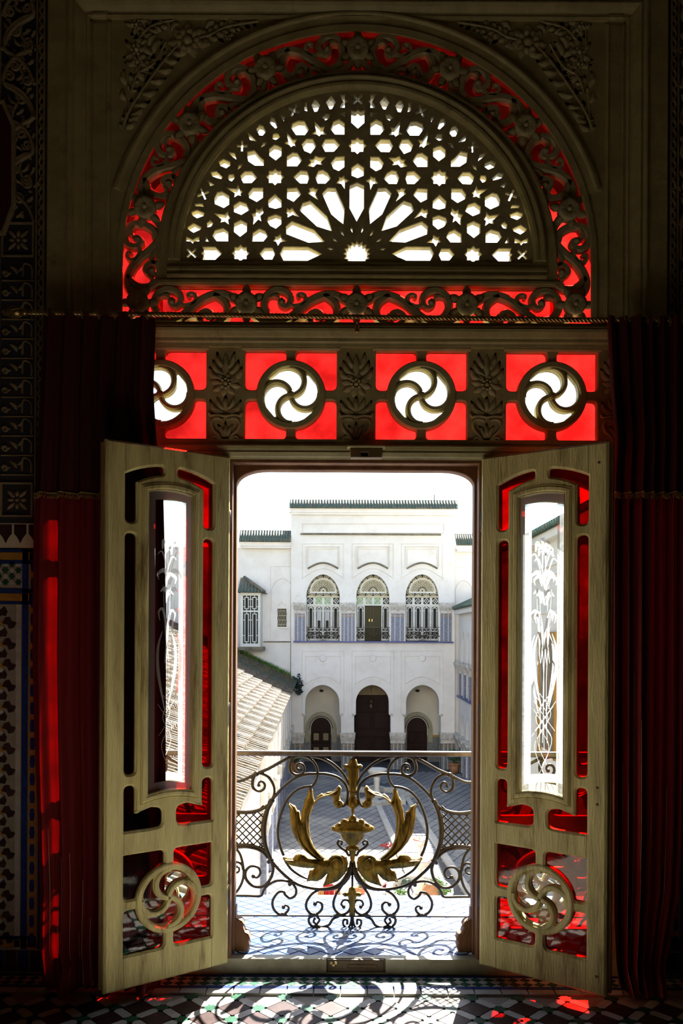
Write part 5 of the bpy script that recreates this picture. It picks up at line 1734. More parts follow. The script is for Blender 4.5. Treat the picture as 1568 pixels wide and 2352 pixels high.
# ------------------------------------------------------------------ left wing of the facade
YW = YF + 0.25
lw = thing('left_wing', 'lower white wing left of the facade under a weathered green tiled eave', 'building', (at(610,1480,YW).x, YW, GZ))
xa, za = fp(380, 1256, YW); xb, _ = fp(668, 1256, YW)
wh = fpl([(637,1440),(658,1440),(658,1398),(637,1398)], YW)
MB().fret([(xa,GZ),(xb,GZ),(xb,za),(xa,za)], [wh], YW, YW+0.3).box(xa, xb, YW+0.32, YW+8, GZ, za).build('wall', MT['plaster'], lw)
xe, ze = fp(551, 1247, YW); xf, _ = fp(669, 1247, YW)
eave(lw, xe, xf, YW-0.35, ze, 19, 0.68, 0.40)
eave_far = MB().box(xe+0.5, xf, YW+0.6, YW+3.0, ze+0.3, ze+0.62).build('parapet', MT['roofmoss'], lw)
mb = MB(); band(mb, [(621,1472),(621,1301),(675,1301),(675,1380)], 0.8, 0.04, False, YW-0.0); mb.build('niche_frame', MT['plaster'], lw)
mb = MB(); band(mb, [(624,1402)] + archpts(624, 672, 1360, 1328, 16) + [(672,1385)], 0.9, 0.06, False, YW); mb.build('blind_arch', MT['plaster'], lw)
mb = MB(); band(mb, [(637,1393),(640,1387),(645,1386),(647,1381),(649,1386),(654,1387),(657,1393)], 0.6, 0.05, False, YW); mb.build('window_hood', MT['plaster'], lw)
mb = MB(); band(mb, [(605,1474),(668,1474)], 1.2, 0.08, False, YW); mb.build('mossy_ledge', MT['roofmoss'], lw)
gw = thing('grille_window', 'small dark grilled window in the white wall left of the arched windows', 'window', (fp(647.5,0,YW)[0], YW+0.1, fp(0,1440,YW)[1]))
w0, w1_ = fp(637,1440,YW), fp(658,1398,YW)
MB().box(w0[0], w1_[0], YW+0.14, YW+0.18, w0[1], w1_[1]).build('pane', MT['darkglass'], gw)
for k in range(6):
    x = w0[0] + (w1_[0]-w0[0])*(k+0.5)/6
    MB().tube([(x + 0.03*math.sin(j*1.3), YW+0.1, w0[1]+(w1_[1]-w0[1])*j/12) for j in range(13)], 0.018, 5).build('grille_bar', MT['tracery'], gw)
for k in range(4):
    z = w0[1] + (w1_[1]-w0[1])*(k+0.5)/4
    MB().tube([(w0[0],YW+0.1,z),(w1_[0],YW+0.1,z)], 0.018, 5).build('grille_bar', MT['tracery'], gw)
MB().box(w0[0]-0.06, w1_[0]+0.06, YW-0.08, YW+0.1, w0[1]-0.08, w0[1]).build('ledge', MT['plaster'], gw)
# oriel window with its own little roof
YO = YW - 1.3
od = lambda x, y: fp(x, y, YO)
ori = thing('oriel_window', 'grey white oriel window with small tiled roof jutting from the left wing', 'window', (od(577,0)[0], YO, od(0,1490)[1]))
a0, a1 = od(551,1486), od(598,1358)
MB().fret([a0, (a1[0],a0[1]), a1, (a0[0],a1[1])], [fpl(l, YO) for l in ([(558,1368),(574,1368),(574,1402),(558,1402)],[(576,1368),(592,1368),(592,1402),(576,1402)],[(558,1406),(574,1406),(574,1478),(558,1478)],[(576,1406),(592,1406),(592,1478),(576,1478)])], YO, YO+0.12, 0.02).box(a1[0]-0.1, a1[0], YO+0.12, YW, a0[1], a1[1]).box(a0[0], a0[0]+0.1, YO+0.12, YW, a0[1], a1[1]).build('frame', MT['whitewood'], ori)
for (p0, p1, q0, q1) in ((558,574,1368,1402),(576,592,1368,1402),(558,574,1406,1478),(576,592,1406,1478)):
    l = fpl([(p0,q1),(p1,q1),(p1,q0),(p0,q0)], YO)
    MB().fret(l, [], YO+0.08, YO+0.10).build('pane', MT['darkglass'], ori)
    l2 = offs(ccw(l, True), 0.07)
    mb = MB().fret(offs(ccw(l, True), 0.075), [offs(ccw(l, True), 0.12)], YO+0.02, YO+0.08)
    cx0, cz0 = (l[0][0]+l[1][0])/2, (l[0][1]+l[2][1])/2
    mb.box(cx0-0.02, cx0+0.02, YO+0.02, YO+0.08, l[2][1]-0.09, l[2][1]).box(cx0-0.02, cx0+0.02, YO+0.02, YO+0.08, l[0][1], l[0][1]+0.09)
    for s_ in (0.25, 0.75):
        zc_ = l[0][1] + (l[2][1]-l[0][1])*s_
        mb.box(l[0][0], l[0][0]+0.09, YO+0.02, YO+0.08, zc_-0.02, zc_+0.02).box(l[1][0]-0.09, l[1][0], YO+0.02, YO+0.08, zc_-0.02, zc_+0.02)
    mb.build('inner_bars', MT['whitewood'], ori)
b0, b1 = od(549,1493), od(604,1486)
MB().box(b0[0], b1[0], YO-0.12, YW, b0[1], b1[1]).build('base_slab', MT['roofmoss'], ori)
e0, e1 = od(546,1361), od(606,1361)
t0 = fp(556,1333,YW)[1]
mb = MB().add([(e0[0],YO-0.25,e0[1]),(e1[0],YO-0.25,e0[1]),(e1[0]+0.1,YW,e0[1]),(e0[0],YW,e0[1]),(e0[0]+0.15,YW,t0+0.15),(e0[0],YW,t0+0.15)], [(0,1,4,5),(1,2,4),(0,3,2,1),(0,5,3),(5,4,2,3)])
mb.build('roof', MT['roofmoss'], ori)
for k in range(8):
    x = e0[0] + (e1[0]-e0[0])*(k+0.5)/8
    t = 1 - (k+0.5)/8
    MB().tube([(x,YO-0.28,e0[1]+0.03),(x+(e0[0]-x)*(1-t)*0.0,YO-0.28+(YW-YO+0.25)*max(0.2,t),e0[1]+0.03+(t0-e0[1])*max(0.15,t))], 0.06, 6).build('roof_tile', MT['roofgreen'], ori)
MB().tube([(e1[0]+0.05,YO-0.25,e0[1]+0.05),(e0[0]+0.2,YW,t0+0.18)], 0.10, 6).build('hip_tile', MT['roofmoss'], ori)

# ------------------------------------------------------------------ right end wing and right side building
rw = thing('right_wing', 'lower white wing at the right end of the facade under a green eave', 'building', (fp(1075,0,YW)[0], YW, GZ))
xa, za = fp(1044, 1260, YW); xb, _ = fp(1420, 1260, YW)
MB().box(xa, xb, YW, YW+8, GZ, za).build('wall', MT['plaster'], rw)
eave(rw, xa, fp(1130,0,YW)[0], YW-0.35, fp(0,1250,YW)[1], 16, 0.68, 0.40)
mb = MB(); band(mb, [(1043,1480),(1043,1303),(1086,1303),(1086,1480)], 0.8, 0.04, False, YW)
band(mb, [(1045,1402)] + archpts(1045, 1084, 1362, 1333, 14) + [(1084,1402)], 0.9, 0.05, False, YW); mb.build('blind_arch', MT['plaster'], rw)
XR = at(1053, 1500, YF).x
sb = thing('right_arcade', 'white two storey arcade with tile clad columns along the right of the courtyard', 'building', (XR, 36, GZ))
zu = at(1053,1600,YF).z; ztop = at(1048,1412,YF).z
def pyz(mb, loop, holes, x0, x1):         # plate in the Y,Z plane
    m2 = MB().fret(loop, holes, x0, x1)
    mb.add([(p[1], p[0], p[2]) for p in m2.v], [tuple(reversed(f)) for f in m2.f])
ups_, los = [], []
Yc_ = [41.2 - 1.75*k for k in range(7)]
zc0 = at(1060,1545,YF).z
zlc = at(1060,1710,YF).z
for k in range(6):
    y0_, y1_ = Yc_[k+1]+0.32, Yc_[k]-0.32
    yc = (y0_+y1_)/2; hw2 = (y1_-y0_)/2
    ups_.append([(y0_, zu+0.12),(y1_, zu+0.12),(y1_, zc0+0.55)] + [(yc+hw2*math.cos(t), zc0+0.55+1.75*math.sin(t)**0.9) for t in us(0.1,PI-0.1,12)] + [(y0_, zc0+0.55)])
    los.append([(y0_, GZ+0.02),(y1_, GZ+0.02),(y1_, zlc+0.5)] + [(yc+hw2*math.cos(t), zlc+0.5+1.35*math.sin(t)**0.9) for t in us(0.1,PI-0.1,12)] + [(y0_, zlc+0.5)])
mb = MB()
pyz(mb, [(30.0,GZ),(YF,GZ),(YF,ztop),(30.0,ztop)], ups_ + los, XR, XR+0.55)
mb.box(XR+1.9, XR+8, 30, YF, GZ, ztop).box(XR+0.56, XR+1.9, 30, YF, zu-0.3, zu+0.1).box(XR+0.56, XR+1.9, 30, YF, ztop-0.2, ztop)
mb.build('wall', MT['plaster'], sb)
for k in range(7):
    y = Yc_[k]
    for (zb2, zt2, key) in ((zu+0.12, zc0, 'mosaic'), (GZ, zlc, 'mosaic')):
        MB().box(XR-0.10, XR+0.5, y-0.30, y+0.30, zb2, zt2).build('column', MT[key], sb)
        MB().box(XR-0.125, XR-0.095, y-0.06, y+0.06, zb2, zt2).build('pale_strip', MT['mosaicline'], sb)
        h = 0.62
        mb = MB()
        vs, fs = [], []
        for (e, z) in ((0.12,zt2),(0.14,zt2+0.1),(0.2,zt2+0.3),(0.32,zt2+0.48),(0.34,zt2+h)):
            vs += [(XR-e, y-0.22-e, z),(XR+0.5, y-0.22-e, z),(XR+0.5, y+0.22+e, z),(XR-e, y+0.22+e, z)]
        for i in range(4):
            for q in range(4): fs.append((i*4+q, i*4+(q+1) % 4, (i+1)*4+(q+1) % 4, (i+1)*4+q))
        fs += [(0,3,2,1),(16,17,18,19)]
        mb.add(vs, fs)
        mb.build('capital', MT['capital'], sb)
MB().box(XR-0.14, XR+0.2, 30, YF-0.3, zu, zu+0.12).build('blue_sill', MT['bluesill'], sb)
for k in range(6):                          # balustrade tiles between the upper columns
    MB().box(XR+0.2, XR+0.3, Yc_[k+1]+0.3, Yc_[k]-0.3, zu+0.12, zu+0.95).build('parapet', MT['bluesill'], sb)
def side_eave(root, X, y0_, y1_, z, n):
    MB().box(X-0.3, X+1, y0_, y1_, z, z+0.25).build('cornice', MT['plaster'], root)
    me = MB().tube([(-0.42,0,0),(1.2,0,0.75)], [0.11,0.10], 7).mesh('roof_tile', MT['roofgreen'])
    for k in range(n):
        o = link('roof_tile', me, root)
        o.location = Vector((X, y0_+(k+0.5)*(y1_-y0_)/n, z+0.34)) - root_org(root)
    MB().add([(X-0.4,y0_,z+0.24),(X-0.4,y1_,z+0.24),(X+1.3,y1_,z+1.0),(X+1.3,y0_,z+1.0)], [(0,3,2,1)]).build('roof', MT['roofmoss'], root)
side_eave(sb, XR, 30, YF-0.3, ztop, 44)
tb = thing('right_building', 'taller white building seen through the right door pane, with tiled eave', 'building', (XR, 20, GZ))
MB().box(XR, XR+8, 8, 29.8, GZ, 4.7).build('wall', MT['plaster'], tb)
side_eave(tb, XR, 8, 29.8, 4.7, 80)
for z in (3.9, 3.6, 2.4):
    MB().box(XR-0.08, XR+0.02, 8, 29.8, z, z+0.1).build('string_course', MT['plaster'], tb)
for y in (14, 18, 22, 26):
    MB().box(XR-0.06, XR+0.02, y-0.9, y+0.9, -2.0, 1.6).build('shutter', MT['roofmoss'], tb)
    MB().box(XR-0.10, XR+0.02, y-1.1, y-0.9, -2.2, 1.8).box(XR-0.10, XR+0.02, y+0.9, y+1.1, -2.2, 1.8).box(XR-0.10, XR+0.02, y-0.9, y+0.9, 1.6, 1.8).build('shutter_frame', MT['yellow_tile'], tb)

# ------------------------------------------------------------------ left gallery with the lichen covered roof
lg = thing('left_gallery', 'low gallery along the left of the courtyard, straw coloured sunlit tile roof', 'building', (-2.5, 25, GZ))
ze = -1.0
EX = lambda y: -1.69 - (y-8.7)*0.0291
def roofp(x_off, y): return (EX(y) - x_off, y, ze + x_off*math.tan(math.radians(25)))
Y0, Y1 = 3.5, YW - 0.02
vs = [roofp(0,Y0), roofp(0,Y1), roofp(9,Y1), roofp(9,Y0)]
MB().add(vs + [(v[0],v[1],v[2]-0.12) for v in vs], [(0,1,2,3),(7,6,5,4),(0,4,5,1),(1,5,6,2),(2,6,7,3),(3,7,4,0)]).build('roof_bed', MT['roofbed'], lg)
n = 180
TN = math.tan(math.radians(25))
tp, tr_ = [], []
for k in range(22):
    x_ = 0.08 - 0.42*k
    tp += [(x_, 0, -x_*TN + 0.03), (x_-0.405, 0, -(x_-0.405)*TN - 0.005)]
    tr_ += [0.088, 0.064]
me = MB().tube(tp, tr_, 6).mesh('tile_row', MT['roofstraw'])
me2 = me.copy(); me2.materials[0] = MT['roofmossshade']
for k in range(n):
    y = Y0 + (Y1-Y0)*(k+0.5)/n
    o = link('tile_row', me if y < 34.5 else me2, lg)  # far rows take the mossy tile with shade in its colour
    o.location = Vector(roofp(0.0, y)) - root_org(lg)
    o.location.z += 0.03 + 0.012*math.sin(k*7.3)
    o.scale.y = 0.95 + 0.1*math.sin(k*3.1)
mb = MB()
WX = lambda y: EX(y) - 0.38
q = [(WX(Y0),Y0),(WX(Y1),Y1),(WX(Y1)-9,Y1),(WX(Y0)-9,Y0)]
mb.add([(a,b,GZ) for a,b in q] + [(a,b,ze-0.05 if i < 2 else ze+3.4) for i,(a,b) in enumerate(q)], [(0,1,5,4),(1,2,6,5),(2,3,7,6),(3,0,4,7),(3,2,1,0)])
mb.build('wall', MT['plaster'], lg)
for k in range(9):
    y = 41.2 - k*2.7
    x = WX(y)
    MB().box(x-0.1, x+0.16, y-0.28, y+0.28, GZ, ze-0.2).build('pilaster', MT['plaster'], lg)
    MB().box(x-0.1, x+0.26, y-0.36, y+0.36, -3.95, -3.45).box(x-0.1, x+0.20, y-0.32, y+0.32, -4.15, -3.95).build('capital', MT['capital'], lg)
    MB().box(x-0.1, x+0.19, y-0.30, y+0.30, GZ, -4.15).build('tile_shaft', MT['mosaic'], lg)
MB().add([(WX(Y0)+0.02,Y0,ze-0.45),(WX(Y1)+0.02,Y1,ze-0.45),(WX(Y1)+0.2,Y1,ze-0.1),(WX(Y0)+0.2,Y0,ze-0.1)], [(0,1,2,3)]).build('eave_cove', MT['plaster'], lg)
# grass along the top of that roof and a fig bush at its corner
rnd = random.Random(5)
def tufts(name, label, n_, key, fpos, h0, h1):
    mb = MB()
    for _ in range(n_):
        p = Vector(fpos())
        a = rnd.uniform(0, 6.28); h = rnd.uniform(h0, h1)
        d = Vector((math.cos(a), math.sin(a)*0.6, 0))
        n_2 = Vector((-d.y, d.x, 0))*0.022
        tip = p + d*h*0.45 + Vector((0,0,h))
        mid = p + d*h*0.15 + Vector((0,0,h*0.6))
        mb.add([p-n_2, p+n_2, mid+n_2*0.7, mid-n_2*0.7, tip], [(0,1,2,3),(3,2,4)])
    return mb.build(name, MT[key], None, label, 'stuff', cat='grass')
tufts('grass', 'fresh green grass growing along the roof foot of the far left wall', 2600, 'grass', lambda: (lambda t, s: roofp(0.25 + t*3.6 + 0.2*s, Y1-0.12-0.5*s))(rnd.random(), rnd.random()), 0.15, 0.42)
tufts('dry_grass', 'dry brown grass and moss over the shaded end of the left roof', 3600, 'drygrass', lambda: (lambda t, s: roofp(0.1 + t*5.5, Y1-0.4-9*s*(0.5+0.5*t)))(rnd.random(), rnd.random()**1.4), 0.08, 0.28)
def bush(name, label, c, r, n_, lf, key='leafdark', stem=True, cat='shrub', group=None, sc_=(1,1,1), pot=None):
    root = thing(name, label, cat, (c[0], c[1], c[2]), group=group)
    mb = MB()
    for _ in range(n_):
        v = Vector((rnd.gauss(0,1), rnd.gauss(0,1), rnd.gauss(0,1))).normalized()*r*rnd.uniform(0.35,1)
        p = Vector(c) + Vector((v.x*sc_[0], v.y*sc_[1], v.z*sc_[2] + r*sc_[2]))
        a = Vector((rnd.uniform(-1,1), rnd.uniform(-1,1), rnd.uniform(-0.6,0.6))).normalized()
        b = a.orthogonal().normalized()
        s = lf*rnd.uniform(0.6,1.2)
        up = a.cross(b)*s*0.12
        mb.add([p-a*s*0.5, p+b*s*0.30+up, p+a*s*0.5, p-b*s*0.30+up], [(0,1,2),(0,2,3)])
    mb.build('foliage', MT[key], root, kind='stuff')
    if stem:
        mb = MB()
        for k in range(5):
            t = 2*PI*k/5
            mb.tube([c, (c[0]+0.25*r*math.cos(t), c[1]+0.25*r*math.sin(t), c[2]+r*sc_[2]*0.7), (c[0]+0.6*r*math.cos(t)*sc_[0], c[1]+0.6*r*math.sin(t), c[2]+r*sc_[2]*1.4)], [0.03*r,0.02*r,0.01*r], 5)
        mb.build('stems', MT['oldwood'], root)
    if pot:
        MB().lathe([(pot*0.62,-pot*1.6),(pot*0.9,-pot*0.5),(pot,-pot*0.1),(pot*1.08,-pot*0.08),(pot*1.08,0.02),(pot*0.9,0.02),(pot*0.85,-0.06)], c, 18).build('pot', MT['terracotta'], root)
    return root
p = at(684, 1598, YF-0.6)
bush('fig_bush', 'dark fig bush sprouting at the roof corner beside the white facade', (p.x, p.y, p.z), 0.62, 130, 0.26, sc_=(0.55,0.5,1.0))
for (px, py, Y, r, lab) in ((1043,1741,YF-1.5,0.42,'potted plant in a terracotta pot by the right arcade corner'), (677,1745,YF-1.5,0.36,'potted plant in a terracotta pot at the left end of the facade')):
    p = at(px, py, Y)
    bush('potted_plant', lab, (p.x, p.y, GZ+0.55), r, 110, 0.22, 'leaf', pot=0.32, cat='plant', group='potted plants before the far facade')

# ------------------------------------------------------------------ fountains
p = at(865, 1830, 33.8)
fx0, fy0 = p.x, 33.8
f1 = thing('marble_fountain', 'white marble bowl fountain on a slim pedestal far off in the courtyard', 'fountain', (fx0, fy0, GZ))
MB().lathe([(0.34,0),(0.34,0.10),(0.22,0.16),(0.15,0.30),(0.12,0.45),(0.14,0.75),(0.17,0.95),(0.13,1.0)], (fx0,fy0,GZ), 20).build('pedestal', MT['marble'], f1)
MB().lathe([(0.12,1.0),(0.26,1.05),(0.40,1.16),(0.46,1.28),(0.48,1.36),(0.44,1.36),(0.36,1.24),(0.10,1.16)], (fx0,fy0,GZ), 28).build('bowl', MT['marble'], f1)
f1b = thing('star_basin', 'low pale stone star shaped basin around the far marble fountain', 'basin', (fx0, fy0, GZ))
so_ = [((1.75 if k % 2 == 0 else 1.32)*math.cos(PI*k/8), (1.75 if k % 2 == 0 else 1.32)*math.sin(PI*k/8)*1.25) for k in range(16)]
si_ = [(x*0.80, y*0.80) for x, y in so_]
for k in range(16):
    j = (k+1) % 16
    l = [so_[k], so_[j], si_[j], si_[k]]
    mb = MB().add([(x+fx0, y+fy0, GZ) for x, y in l] + [(x+fx0, y+fy0, GZ+0.22) for x, y in l], [(3,2,1,0),(4,5,6,7),(0,1,5,4),(1,2,6,5),(2,3,7,6),(3,0,4,7)])
    mb.build('kerb_block', MT['kerb'], f1b)
p = at(963, 2062, 19.6)
gx, gy = p.x, 19.6
f2 = thing('tiered_fountain', 'nearer sunlit two tier fountain with rusty orange bowls behind the railing', 'fountain', (gx, gy, GZ))
MB().lathe([(0.20,0),(0.20,0.06),(0.13,0.12),(0.10,0.22),(0.14,0.34),(0.15,0.42),(0.08,0.60),(0.07,0.78),(0.10,0.84)], (gx,gy,GZ), 18).build('pedestal', MT['marble'], f2)
MB().lathe([(0.08,0.82),(0.20,0.86),(0.30,0.94),(0.35,1.03),(0.36,1.07),(0.32,1.07),(0.26,0.99),(0.06,0.95)], (gx,gy,GZ), 26).build('lower_bowl', MT['marble'], f2)
MB().lathe([(0.30,1.045),(0.345,1.072),(0.30,1.082),(0.01,1.092)], (gx,gy,GZ), 24).build('rusty_water', MT['orangewater'], f2)
MB().lathe([(0.10,1.0),(0.12,1.08),(0.06,1.16),(0.055,1.42),(0.08,1.48)], (gx,gy,GZ), 16).build('upper_stem', MT['marble'], f2)
MB().lathe([(0.07,1.46),(0.15,1.50),(0.20,1.58),(0.215,1.66),(0.19,1.66),(0.15,1.58),(0.04,1.55)], (gx,gy,GZ), 24).build('upper_bowl', MT['marble'], f2)
MB().lathe([(0.175,1.635),(0.205,1.663),(0.175,1.673),(0.01,1.682)], (gx,gy,GZ), 20).build('rusty_water', MT['orangewater'], f2)
MB().tube([(gx,gy,GZ+1.6),(gx,gy,GZ+1.78)], 0.012, 6).build('jet_pipe', MT['brass'], f2)
f2b = thing('round_basin', 'round low sunlit planted basin wall around the nearer fountain', 'basin', (gx, gy, GZ))
for k in range(20):
    a0_, a1_ = 2*PI*k/20, 2*PI*(k+1)/20
    l = [(R*math.cos(a), R*math.sin(a)*1.5) for R, a in ((0.98,a0_),(0.98,a1_),(0.80,a1_),(0.80,a0_))]
    mb = MB().add([(x+gx, y+gy, GZ) for x, y in l] + [(x+gx, y+gy, GZ+0.24) for x, y in l], [(3,2,1,0),(4,5,6,7),(0,1,5,4),(1,2,6,5),(2,3,7,6),(3,0,4,7)])
    mb.build('kerb_block', MT['kerb'], f2b)
for (dx, dy, r, lab) in ((0.52,0.35,0.22,'small bright green shrub in the basin just right of the nearer fountain'), (0.62,-0.5,0.26,'leafy shrub at the right front rim of the planted basin'), (-0.6,-0.5,0.18,'small green plant at the left front of the planted basin')):
    bush('basin_shrub', lab, (gx+dx, gy+dy, GZ+0.05), r, 90, 0.12, 'leaf', cat='plant')
for (px, py, Y, nm, key) in ((990,2034,19.2,'clay_jar','terracotta'),):
    p = at(px, py, Y)
    o = MB().lathe([(0.12,0),(0.22,0.12),(0.26,0.28),(0.20,0.42),(0.14,0.46),(0.16,0.50),(0.12,0.50)], (p.x, Y, GZ), 18).build(nm, MT[key], None, 'round terracotta jar on the courtyard near the planted basin', cat='jar')
p = at(828, 2050, 19.3)
bush('flower_pot', 'bright green potted plant beside the red rugs on the courtyard', (p.x, 19.3, GZ+0.34), 0.16, 60, 0.10, 'leaf', pot=0.16, cat='plant')
p = at(892, 1962, 24.8)
bush('red_flowers', 'low bed of dark red flowers at the near end of the channel', (p.x, 24.8, GZ), 0.14, 70, 0.09, 'redcloth', cat='flowers', sc_=(2.2,0.7,0.8), stem=False)

# ------------------------------------------------------------------ cloths and rugs for show below the balcony
def drape(name, label, px0, px1, ytop, Y, key, seed):
    r_ = random.Random(seed)
    a, b = at(px0, ytop, Y), at(px1, ytop, Y)
    vs = []
    n_, m_ = 28, 10
    ph = r_.uniform(0,6)
    for j in range(m_+1):
        t = j/m_
        for i in range(n_+1):
            s = i/n_
            x = a.x + (b.x-a.x)*(s + 0.06*(s-0.5)*t)
            z = a.z - 0.05*abs(2*s-1)**3 + (GZ + 0.02 - a.z)*t
            y = Y - 0.10*t + (0.02+0.05*t)*math.sin(s*18+ph) + 0.03*math.sin(s*7+ph)
            vs.append((x, y, z))
    N = len(vs)
    vs += [(v[0], v[1]+0.05+0.25*(1-abs(2*((k % (n_+1))/n_)-1)), v[2]-0.01) for k, v in enumerate(vs)]
    fs = [(j*(n_+1)+i, j*(n_+1)+i+1, (j+1)*(n_+1)+i+1, (j+1)*(n_+1)+i) for j in range(m_) for i in range(n_)]
    fs += [tuple(N+q for q in reversed(f)) for f in fs]
    for i in range(n_): fs.append((i, N+i, N+i+1, i+1))
    for j in range(m_):
        fs.append((j*(n_+1), (j+1)*(n_+1), N+(j+1)*(n_+1), N+j*(n_+1)))
        k = j*(n_+1)+n_
        fs.append((k, N+k, N+k+n_+1, k+n_+1))
    return MB().add(vs, fs, True).build(name, MT[key], None, label, cat='cloth')
drape('draped_cloth', 'deep red cloth draped in folds below the golden leaves at left', 742, 767, 2030, 19.0, 'redcloth', 1)
drape('draped_cloth', 'tan orange cloth draped just left of the deep red one', 730, 744, 2040, 18.95, 'orangecloth', 2)
drape('draped_cloth', 'tan orange cloth draped to the right of the deep red one', 768, 782, 2036, 19.05, 'orangecloth', 3)
drape('draped_cloth', 'dark green patterned rug hung upright behind the railing at right', 919, 947, 2020, 20.6, 'greenrug', 4)
drape('draped_cloth', 'dark wine red rug hung upright left of the dark green one', 878, 912, 2030, 20.3, 'velvet', 5)
rugm = _nodes('red_white_rug')
m, n_, l_ = rugm
o_ = n_.new('ShaderNodeOutputMaterial'); b_ = n_.new('ShaderNodeBsdfPrincipled'); b_.inputs['Roughness'].default_value = 0.9
wv = n_.new('ShaderNodeTexVoronoi'); wv.inputs['Scale'].default_value = 7
tc_ = n_.new('ShaderNodeTexCoord'); l_.new(tc_.outputs['Object'], wv.inputs['Vector'])
rr_ = n_.new('ShaderNodeValToRGB'); rr_.color_ramp.interpolation = 'CONSTANT'
rr_.color_ramp.elements[0].color = (0.45,0.03,0.03,1); rr_.color_ramp.elements[1].color = (0.7,0.6,0.55,1); rr_.color_ramp.elements[1].position = 0.55
l_.new(wv.outputs['Distance'], rr_.inputs[0]); l_.new(rr_.outputs[0], b_.inputs['Base Color']); l_.new(b_.outputs[0], o_.inputs[0])
for k, (px, w_, lab) in enumerate(((862,0.62,'red and white patterned rug spread on the ground, nearer the potted plant'), (915,0.66,'red and white patterned rug spread on the ground, nearer the fountain'))):
    p = at(px, 2054, 18.9)
    vs = [(p.x-w_/2-0.15,18.5),(p.x+w_/2-0.15,18.5),(p.x+w_/2+0.12,19.6),(p.x-w_/2+0.12,19.6)]
    MB().add([(a,b,GZ) for a,b in vs] + [(a,b,GZ+0.03) for a,b in vs], [(3,2,1,0),(4,5,6,7),(0,1,5,4),(1,2,6,5),(2,3,7,6),(3,0,4,7)]).build('patterned_rug', m, None, lab, cat='rug')
p = at(997, 1166, YF+4)
ae = MB().tube([(p.x, YF+4, p.z-1.2), (p.x, YF+4, at(997,1136,YF+4).z)], 0.03, 6).build('aerial', MT['iron'], None, 'thin aerial pole on the roof of the palace facade', cat='aerial')

